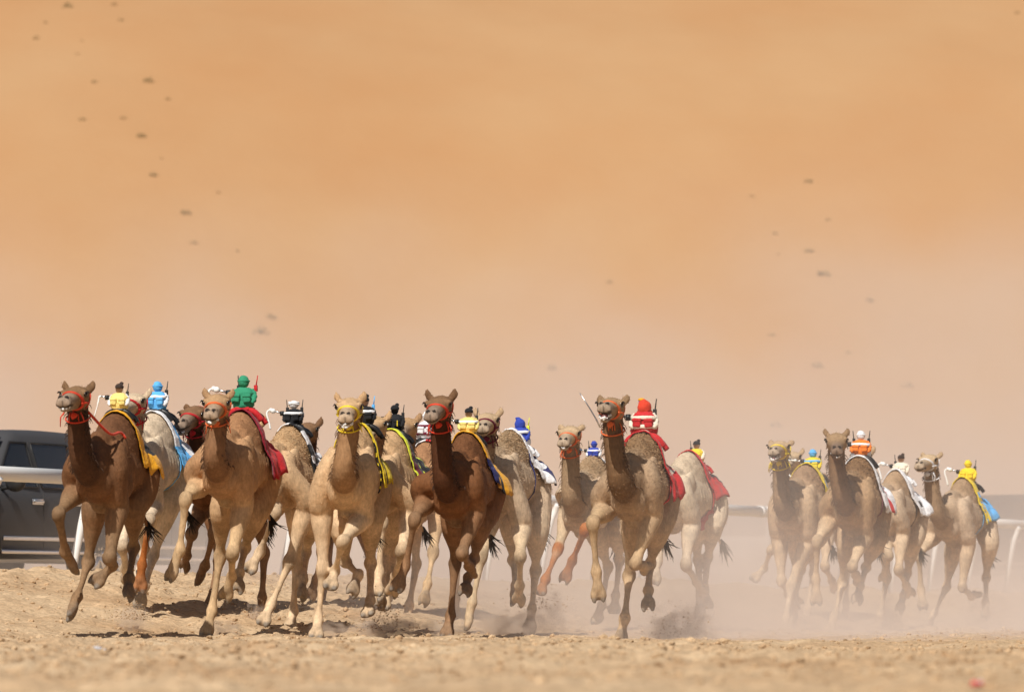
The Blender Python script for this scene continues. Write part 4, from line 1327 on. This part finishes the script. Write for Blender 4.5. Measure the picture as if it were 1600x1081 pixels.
robot(cm[12], 'yellow robot jockey with black cap sitting low on the scarlet cloth', YEL, RED, SKIN, head='cap', capm=BLACK, k=.95, bands=0, antennas=((-1, BPLAST),), arm=None, x=-.28, dz=-0.05, arms=CREAM, saddle=RED)
saddle_cloth(cm[13], 'bright yellow saddle cloth with light blue top on the yellow-haltered camel', [YEL, LBLUE], lambda u, v: 1 if .3 < u < .62 and abs(v) < .6 else 0, A=84, sweep=.16, hang=.06, seed=13)
robot(cm[13], 'yellow and light blue robot jockey with wide white whip loop behind the dun camel', YEL, LBLUE, LBLUE, head='ball', k=1.05, bands=1, antennas=((1, BPLAST),), arm_style=2, x=-0.26, dz=-0.02, saddle=BLACK, arms=YEL)
saddle_cloth(cm[15], 'white saddle cloth with black seat under the orange jockey', [WHITE, BLACK, RED], lambda u, v: 1 if (.12 < u < .3 and abs(v) < .8) else (2 if .55 < u < .62 and v > .3 else 0), A=84, sweep=.12, hang=.10, girth=([MAROON], -.10, .014), seed=15)
robot(cm[15], 'orange robot jockey with white cross bands and white ball head', ORANGE, WHITE, WHITE, head='ball', k=1.12, bands=1, antennas=((-1, BPLAST), (1, BPLAST)), arm_style=1, x=-.12, arms=ORANGE, skirt=WHITE, dz=-0.01)
saddle_cloth(cm[16], 'white saddle cloth with dark printed corner on the dusty beige camel', [WHITE, BLACK], lambda u, v: 1 if (.35 < u < .6 and .62 < v < .82) else 0, A=82, sweep=.14, hang=.04, girth=([BLACK], -.14, .010), seed=16)
robot(cm[16], 'cream white robot jockey with dark grey cap behind the rightmost camel\'s head', CREAM, WHITE, SKIN, head='cap', capm=BROWNC, k=1.05, bands=0, antennas=((-1, BPLAST),), arm_style=1, x=-0.24, arms=CREAM, dz=-0.02, saddle=WHITE)
saddle_cloth(cm[17], 'light blue saddle cloth with yellow laced front edge on the rightmost camel', [LBLUE, YEL, LBLUE], lambda u, v: 1 if u < .34 and not (.1 < u < .24 and int((v + 1) * 13) % 2 and abs(v) > .3) else 0, A=82, sweep=.10, hang=.06, x1=-.60, girth=([LBLUE], -.12, .03), seed=17)
robot(cm[17], 'bright yellow robot jockey with blue stripe and yellow ball head, rightmost', YEL, LBLUE, YEL, head='ball', k=1.12, bands=0, antennas=((1, BPLAST),), arm_style=1, x=-0.2, arms=YEL, dz=-0.03)
# ------------------------------------------------------------------ white running rail
def rail_point(u):
    """world x,y on the rail line seen in photo column u"""
    k = (u - 800) / F_PX
    # x = k*y ; y = 49.4 + (x+5.23)*SL
    y = (49.4 + 5.23 * RAIL_SL) / (1 - k * RAIL_SL)
    return k * y, y


RAIL_Z = 1.66
rail_o = empty('running_rail', (0, 0, 0))
tag(rail_o, 'long white tubular running rail behind the camels with leaning posts', 'rail')
pts = []
for i in range(-14, 40):
    x = -5.23 + i * .8
    pts.append((x, rail_y(x), RAIL_Z))
for i in range(0, len(pts) - 1, 5):
    seg = pts[i:i + 6]
    b = MB(); b.tube(seg, .078, n=14)
    b.build('rail_tube', RAILP, rail_o)
    b = MB(); p0 = V(seg[0]); d = (V(seg[1]) - p0).normalized()
    b.tube([p0 - d * .08, p0 + d * .08], .086, n=14); b.build('joint_sleeve', RAILP, rail_o)
for u in (-40, 112, 275, 440, 600, 757, 842, 925, 1000, 1078, 1235, 1310, 1390, 1450, 1510, 1570, 1625):
    x, y = rail_point(u)
    z0 = float(base_z(x, y))
    lean = .24
    dx = lean * .9; dy = lean * .3
    b = MB()
    P = [(x, y, z0 - .25), (x, y, z0), (x + dx * .62, y + dy * .5, z0 + .72), (x + dx * .95, y + dy, RAIL_Z - .14), (x + dx * 1.15, y + dy * .7, RAIL_Z - .05)]
    b.tube([V(q) for q in crom(P, 4)], .042, n=10)
    b.build('post', RAILP, rail_o)


# ------------------------------------------------------------------ parked cars
GLASS = mat('tinted_glass', (0.02, 0.022, 0.026), 0.08, spec=0.6)
TYRE = mat('tyre_rubber', (0.02, 0.02, 0.02), 0.85)
CHROME = mat('chrome', (0.7, 0.7, 0.72), 0.12, metal=1.0)
LAMP = mat('headlamp_glass', (0.75, 0.76, 0.78), 0.08, spec=0.8)
TAILL = mat('tail_lamp', (0.35, 0.01, 0.01), 0.2)
TRIM = mat('black_trim', (0.02, 0.02, 0.021), 0.5)


def car_paint(name, col):
    m = mat(name, col, 0.5, spec=0.2, var=.08, vscale=1.5)
    m.node_tree.nodes['Principled BSDF'].inputs['Coat Weight'].default_value = .04
    return m


def suv(label, paint, loc, yaw):
    o = empty('parked_car', loc, yaw)
    tag(o, label, 'car', 'cars parked behind the rail')
    # stations along x (front +): z bottom, belt z, half width, top z, top half width
    St = [(2.42, .50, .78, .70, .86, .60), (2.36, .38, .86, .86, 1.00, .78), (2.15, .34, .95, .94, 1.08, .84), (1.6, .34, 1.02, .97, 1.14, .86), (1.12, .34, 1.06, .98, 1.18, .86),
          (.95, .34, 1.08, .98, 1.25, .84), (.30, .34, 1.10, .98, 1.80, .70), (.0, .34, 1.10, .985, 1.86, .71), (-.9, .34, 1.11, .985, 1.88, .71), (-1.7, .34, 1.12, .98, 1.85, .70),
          (-2.05, .34, 1.12, .97, 1.80, .69), (-2.32, .38, 1.10, .95, 1.25, .84), (-2.42, .45, 1.0, .90, 1.10, .80), (-2.46, .52, .8, .80, .9, .70)]
    vs = []; fs = []
    def section(zb, zl, w, zt, wt):
        h = [(0, zb), (w * .80, zb), (w * .96, zb + .06), (w, zb + .22), (w * 1.005, (zb + zl) / 2 + .05), (w * .995, zl - .10), (w * .965, zl), (w * .955, zl + .015)]
        for t in (.33, .66, .92):
            h.append((w * .955 + (wt - w * .955) * t, zl + .015 + (zt - .05 - zl) * t))
        h += [(wt - .06, zt - .012), (wt * .6, zt + .008), (0, zt + .014)]
        return h
    X = crom([s for s in St], 3)
    secs = [section(*s[1:]) for s in X]
    m = len(secs[0]); full = 2 * m - 2
    for s, h in zip(X, secs):
        ring = [(y, z) for y, z in h] + [(-y, z) for y, z in h[-2:0:-1]]
        vs += [V((s[0], y, z)) for y, z in ring]
    for i in range(len(X) - 1):
        for j in range(full):
            j2 = (j + 1) % full
            fs.append((i * full + j, (i + 1) * full + j, (i + 1) * full + j2, i * full + j2))
    fs.append(tuple(range(full))); fs.append(tuple((len(X) - 1) * full + j for j in range(full - 1, -1, -1)))
    MB().add(vs, fs).build('body', paint, o)
    def side_y(x, z):
        S_ = [np.interp(-x, [-q[0] for q in X], [q[k] for q in X]) for k in range(1, 6)]
        zb, zl, w, zt, wt = S_
        t = min(1, max(0, (z - zl - .015) / (zt - .05 - zl)))
        if z < zl: return w * 1.0
        return w * .955 + (wt - w * .955) * t
    # side windows
    for sg in (-1, 1):
        for (xa, xb, xc, xd) in ((.93, .02, .02, .36), (-.08, -.98, -.98, -.08), (-1.10, -2.02, -1.86, -1.10)):
            b = MB(); vv = []; ff = []
            n = 5
            for i in range(n + 1):
                t = i / n; z = 1.17 + t * .54
                x0_ = xa + (xd - xa) * t; x1_ = xb + (xc - xb) * t
                vv.append(V((x0_, sg * (side_y(x0_, z) + .006), z))); vv.append(V((x1_, sg * (side_y(x1_, z) + .006), z)))
            for i in range(n): ff.append((2 * i, 2 * i + 1, 2 * i + 3, 2 * i + 2))
            b.add(vv, ff); w_ = b.build('window', GLASS, o)
            # chrome surround
            loop = [vv[2 * i] for i in range(n + 1)] + [vv[2 * i + 1] for i in range(n, -1, -1)]
            b = MB(); b.tube([p + V((0, sg * .004, 0)) for p in loop], .014, n=5, closed=True); b.build('window_frame', TRIM, w_)
        for x in (.12, -.92):
            b = MB(); b.box((x, sg * (side_y(x, 1.0) + .022), 1.0), (.22, .03, .035), bev=.01); b.box((x, sg * (side_y(x, 1.0) + .004), 1.0), (.26, .012, .07), bev=.004)
            b.build('door_handle', CHROME, o)
        b = MB(); b.ball((.86, sg * 1.10, 1.20), (.09, .13, .10), n=12, m=8); b.tube([(.88, sg * .92, 1.14), (.86, sg * 1.05, 1.17)], .03, n=6)
        mo = b.build('mirror', TRIM, o)
        b = MB(); b.ball((.875, sg * 1.105, 1.235), (.088, .128, .045), n=12, m=6); b.build('mirror_cap', CHROME, mo)
        b = MB(); b.box((-.05, sg * .975, .40), (2.1, .08, .05), bev=.015); b.build('side_step', CHROME, o)
        b = MB(); b.box((-.05, sg * .992, .56), (2.0, .012, .05), bev=.004); b.build('side_moulding', CHROME, o)
        for x in (1.02, -.03, -1.05):        # door gaps
            b = MB(); b.tube([(x, sg * (side_y(x, z) + .001), z) for z in (.45, .6, .8, 1.0, 1.10)], .006, n=4); b.build('door_gap', TRIM, o)
        # lamps
        b = MB(); b.box((2.33, sg * .70, .86), (.10, .30, .15), Matrix.Rotation(R(sg * -14), 3, 'Z'), bev=.03); b.build('headlight', LAMP, o)
        b = MB(); b.box((-2.37, sg * .80, 1.02), (.08, .16, .30), bev=.02); b.build('tail_light', TAILL, o)
        for x in (1.48, -1.50):
            wh = empty('wheel', (x, sg * .80, .40), 0, o)
            b = MB(); b.tube([(0, -.13, 0), (0, -.115, 0), (0, .115, 0), (0, .13, 0)], [.36, .40, .40, .36], n=28); b.build('tyre', TYRE, wh)
            b = MB(); b.tube([(0, sg * .11, 0), (0, sg * .137, 0)], .26, n=24)
            for k in range(6):
                a = k * math.pi / 3
                b.tube([(math.cos(a) * .05, sg * .14, math.sin(a) * .05), (math.cos(a) * .24, sg * .137, math.sin(a) * .24)], .026, n=6)
            b.build('rim', CHROME, wh)
            b = MB()      # dark wheel arch
            b.tube([(x + .47 * math.cos(a), sg * .955, .40 + .47 * math.sin(a)) for a in [math.pi * q / 16 for q in range(17)]], .05, n=8)
            b.build('wheel_arch', TRIM, o)
    # windscreen and rear window
    def pane(name, x0_, z0_, w0, x1_, z1_, w1, dx, dz):
        b = MB(); b.add([(x0_ + dx, -w0, z0_ + dz), (x0_ + dx, w0, z0_ + dz), (x1_ + dx, w1, z1_ + dz), (x1_ + dx, -w1, z1_ + dz)], [(0, 1, 2, 3)])
        b.build(name, GLASS, o, smooth=False)
    pane('windscreen', .90, 1.30, .76, .40, 1.74, .66, .03, .03)
    pane('rear_window', -2.30, 1.27, .72, -2.10, 1.70, .62, -.035, .02)
    # grille and bumper
    b = MB(); b.box((2.40, 0, .78), (.08, .86, .26), bev=.03); g = b.build('grille', TRIM, o)
    for k in range(4):
        b = MB(); b.box((2.445, 0, .69 + k * .06), (.03, .84, .028), bev=.008); b.build('grille_bar', CHROME, g)
    b = MB(); b.box((2.42, 0, .52), (.14, 1.62, .16), bev=.05); b.build('front_bumper', paint, o)
    b = MB(); b.box((2.50, 0, .46), (.03, 1.1, .04), bev=.01); b.build('bumper_trim', CHROME, o)
    b = MB(); b.box((-2.44, 0, .55), (.14, 1.66, .20), bev=.05); b.build('rear_bumper', paint, o)
    return o


GREYP = car_paint('dark_grey_paint', (0.06, 0.06, 0.064))
WHITEP = car_paint('white_car_paint', (0.55, 0.55, 0.54))
SILVP = car_paint('silver_car_paint', (0.30, 0.30, 0.30))
BLACKP = car_paint('black_car_paint', (0.03, 0.03, 0.032))
def park(label, paint, anchor_px, D, yaw, local, z=.55):
    """park a car so that its point `local` stands where photo pixel column anchor_px is seen at distance D"""
    p = at(anchor_px, 800, D)
    c, s = math.cos(yaw), math.sin(yaw)
    return suv(label, paint, (p.x - (c * local[0] - s * local[1]), p.y - (s * local[0] + c * local[1]), z), yaw)


COURSE = R(-113.6)
park('dark grey SUV beyond the rail at the far left, its mirror at the frame edge', GREYP, 24, 57.0, COURSE, (.86, 1.10))
park('lighter grey SUV behind the dark one, seen between the pale camel and the brown one', SILVP, 232, 65.5, COURSE, (.86, 1.10))
park('silver SUV facing the camera with chrome grille, veiled in dust behind the right-hand camels', SILVP, 1338, 96.0, R(-100), (2.4, 0), .50)
park('pale SUV almost lost in the dust left of the chrome-grilled one', WHITEP, 1165, 106.0, R(-112), (0, 0), .50)
park('dark SUV at the right edge beyond the rail, its roof showing above it', BLACKP, 1590, 92.0, R(-150), (0, .9))

# ------------------------------------------------------------------ litter on the track
REDW = mat('red_wrapper', (0.5, 0.02, 0.02), 0.3, spec=.5)
PLAS = mat('white_plastic_scrap', (0.5, 0.5, 0.53), 0.4)


def litter(name, label, u, v, size, m, seed, m2=None):
    z = 0.05
    for _ in range(6):
        y = F_PX * (CAM_H - z - .015) / (v - HORIZON)
        x = (u - 800) / F_PX * y
        z = max(float(ground_z(x + i_ * .05, y - j_ * .1)) for i_ in (-1, 0, 1) for j_ in (0, 1, 2, 3)) - .006
    rnd = random.Random(seed)
    vs = []; fs = []; mi = []
    n = 7
    for i in range(n + 1):
        for j in range(n + 1):
            a, b_ = i / n - .5, j / n - .5
            vs.append(V((a + rnd.uniform(-.05, .05), b_ * .7 + rnd.uniform(-.05, .05), .28 * abs(noise.noise(V((a * 5, b_ * 5, seed)))) + .12 * rnd.random() + .25 * (a + .5) ** 2)) * size)
    for i in range(n):
        for j in range(n):
            k = i * (n + 1) + j
            fs.append((k, k + n + 1, k + n + 2, k + 1)); mi.append(1 if (m2 and i > 4 and j < 3) else 0)
    me = mesh_from(vs, fs, name, False)
    me.materials.append(m); me.materials.append(m2 or m)
    me.polygons.foreach_set('material_index', mi)
    o = link(name, me)
    sd = o.modifiers.new('t', 'SOLIDIFY'); sd.thickness = .0015
    o.location = (x, y, z + .003); o.rotation_euler = (0, 0, rnd.uniform(0, 3))
    tag(o, label, 'litter')


litter('crumpled_wrapper', 'crumpled red wrapper lying on the sand at the lower right', 1525, 1068, .058, REDW, 4, PLAS)
litter('plastic_scrap', 'small pale scrap of plastic lying on the sand at the lower left', 158, 1019, .07, PLAS, 9)

# ------------------------------------------------------------------ kicked-up sand and dust
def kicked_sand(u, v, D, n, spread, label, seed):
    rnd = random.Random(seed)
    c = at(u, v, D)
    b = MB()
    for i in range(n):
        q = V((rnd.gauss(0, spread), rnd.gauss(0, spread * .8), abs(rnd.gauss(0, spread * .9)) ** 1.0))
        r = rnd.uniform(.002, .007) * (1.6 if rnd.random() < .1 else 1)
        b.ball(c + q, (r * rnd.uniform(.7, 1.3), r, r * rnd.uniform(.6, 1.1)), n=5, m=3)
    o = b.build('kicked_up_sand', SANDM, smooth=False)
    tag(o, label, 'sand', 'sand thrown up by the hooves', kind='stuff')


KICKS = [(208, 968, 43.0, 120, .09, 'burst of dark sand thrown up behind the far left camel', 1), (590, 985, 44.5, 170, .14, 'burst of sand thrown up right of the head-on sandy camel', 2),
         (846, 955, 46.5, 90, .13, 'column of sand grains thrown up behind the woolly pale camel', 3), (1055, 1000, 44.0, 90, .14, 'low burst of sand behind the red-striped jockey\'s camel', 4),
         (408, 970, 46.0, 90, .09, 'sand thrown up by the hoof of the camel with the checked cloth', 5), (1390, 985, 53.0, 60, .10, 'sand thrown up right of the dun camel', 6)]
for k in KICKS: kicked_sand(*k[:3], int(k[3] * 2.2), k[4] * 1.15, *k[5:])


def vol_mat(name, col, build):
    m = bpy.data.materials.new(name); m.use_nodes = True
    nt = m.node_tree
    nt.nodes.remove(nt.nodes['Principled BSDF'])
    pv = nt.nodes.new('ShaderNodeVolumePrincipled')
    pv.inputs['Color'].default_value = (*col, 1)
    pv.inputs['Anisotropy'].default_value = 0.0
    nt.links.new(pv.outputs[0], nt.nodes['Material Output'].inputs['Volume'])
    build(nt, pv)
    return m


def math_node(nt, op, a, b=None, c=None, clamp=False):
    n = nt.nodes.new('ShaderNodeMath'); n.operation = op; n.use_clamp = clamp
    for i, x in enumerate((a, b, c)):
        if x is None: continue
        if isinstance(x, (int, float)): n.inputs[i].default_value = x
        else: nt.links.new(x, n.inputs[i])
    return n.outputs[0]


def rng(nt, v, a, b, c, d, smooth=True):
    n = nt.nodes.new('ShaderNodeMapRange')
    if smooth: n.interpolation_type = 'SMOOTHSTEP'
    for k, x in zip(('From Min', 'From Max', 'To Min', 'To Max'), (a, b, c, d)): n.inputs[k].default_value = x
    nt.links.new(v, n.inputs['Value'])
    return n.outputs[0]


DUSTC = (0.915, 0.83, 0.785)


def dust_bank(nt, pv):
    tc = nt.nodes.new('ShaderNodeTexCoord')
    sp = nt.nodes.new('ShaderNodeSeparateXYZ'); nt.links.new(tc.outputs['Object'], sp.inputs[0])
    x, y, z = sp.outputs
    # dust trails the pack: its front follows the line of the course
    dcourse = math_node(nt, 'MULTIPLY_ADD', x, 2.2, y)
    front = math_node(nt, 'MAXIMUM', rng(nt, dcourse, 66.0, 98.0, 0.0, 1.0), rng(nt, y, 66.0, 86.0, 0.0, 1.0))
    n = nt.nodes.new('ShaderNodeTexNoise'); n.inputs['Scale'].default_value = 0.33; n.inputs['Detail'].default_value = 3.0; n.inputs['Roughness'].default_value = 0.5
    mp = nt.nodes.new('ShaderNodeMapping'); mp.inputs['Scale'].default_value = (1.0, 0.35, 1.3); nt.links.new(tc.outputs['Object'], mp.inputs['Vector']); nt.links.new(mp.outputs[0], n.inputs['Vector'])
    nz = rng(nt, n.outputs['Fac'], 0.28, 0.72, 0.35, 1.65, False)
    zn = math_node(nt, 'DIVIDE', z, nz)
    fall = math_node(nt, 'EXPONENT', math_node(nt, 'MULTIPLY', zn, -1 / 2.7))
    top = rng(nt, z, 6.0, 8.5, 1.0, 0.0)
    d = math_node(nt, 'MULTIPLY', math_node(nt, 'MULTIPLY', front, fall), math_node(nt, 'MULTIPLY', top, DUST_A))
    # dense layer among the legs
    low = math_node(nt, 'EXPONENT', math_node(nt, 'MULTIPLY', zn, -1 / 0.46))
    lf = math_node(nt, 'MULTIPLY', rng(nt, dcourse, 41.5, 48.0, 0.0, 1.0), rng(nt, dcourse, 52.0, 64.0, 1.0, 0.40))
    d2 = math_node(nt, 'MULTIPLY', math_node(nt, 'MULTIPLY', low, lf), math_node(nt, 'MULTIPLY', nz, DUST_B))
    nt.links.new(math_node(nt, 'ADD', d, d2), pv.inputs['Density'])


DUST_A = 0.105
DUST_B = 0.25
b = MB(); b.box((3.0, 77.0, 4.0), (34.0, 74.0, 9.2))
dust = b.build('dust_cloud', vol_mat('airborne_dust', DUSTC, dust_bank), smooth=False)
tag(dust, 'pinkish dust cloud hanging behind and among the running camels', 'dust', kind='stuff')
dust.data.materials[0].cycles.volume_step_rate = 1.0


def puff_density(k, seed):
    def f(nt, pv):
        tc = nt.nodes.new('ShaderNodeTexCoord')
        ln = nt.nodes.new('ShaderNodeVectorMath'); ln.operation = 'LENGTH'; nt.links.new(tc.outputs['Object'], ln.inputs[0])
        n = nt.nodes.new('ShaderNodeTexNoise'); n.noise_dimensions = '4D'; n.inputs['W'].default_value = seed; n.inputs['Scale'].default_value = 3.1; n.inputs['Detail'].default_value = 6
        nt.links.new(tc.outputs['Object'], n.inputs['Vector'])
        e = math_node(nt, 'MULTIPLY_ADD', n.outputs['Fac'], -3.2, 2.35)
        r = math_node(nt, 'SUBTRACT', e, ln.outputs['Value'])
        nt.links.new(math_node(nt, 'MULTIPLY', rng(nt, r, 0.0, 0.55, 0.0, 1.0), k * 2.2), pv.inputs['Density'])
    return f


PUFFS = [(206, 968, 43.2, .16, .13, 3.0, 'small dark dust puff behind the hooves of the far left camel'), (400, 968, 46.0, .12, .16, 3.5, 'round dust puff at the hoof of the camel with the checked cloth'),
         (600, 985, 44.6, .34, .14, 2.6, 'wide low dust puff between the yellow-haltered and red-brown camels'), (790, 978, 46.5, .36, .16, 3.0, 'dark dust puff at the hooves of the woolly pale camel'),
         (1055, 985, 44.6, .36, .22, 1.7, 'dark dust puff behind the red-striped jockey\'s camel'), (1388, 965, 53.0, .18, .26, 2.4, 'dust puff right of the dun camel\'s hooves'),
         (1545, 970, 60.0, .30, .3, 1.6, 'dust puff under the rightmost camel\'s hind hooves'),
         (350, 982, 43.6, .20, .09, 1.8, 'small dust puff at the planted hoof of the green jockey\'s camel'), (512, 984, 43.6, .20, .09, 1.8, 'small dust puff at the planted hoof of the head-on sandy camel'),
         (690, 985, 44.4, .26, .10, 1.6, 'low dust puff at the planted hoof of the dark red-brown camel'), (860, 960, 47.0, .22, .22, 1.3, 'tall thin dust puff right of the woolly pale camel\'s hooves'),
         (1240, 975, 55.0, .26, .16, 1.5, 'dust puff at the hooves of the yellow-haltered camel in the right-hand group')]
for i, (u, v, D, rx, rz, k, lab) in enumerate(PUFFS):
    b = MB(); b.ball((0, 0, 0), 1.0, n=20, m=12)
    o = b.build('dust_puff', vol_mat('puff_%d' % i, (0.80, 0.68, 0.57), puff_density(k, i * 1.7)))
    o.location = at(u, v, D); o.scale = (rx * 1.3, rx * 1.2, rz * 1.3)
    tag(o, lab, 'dust', 'dust puffs at the hooves', kind='stuff')
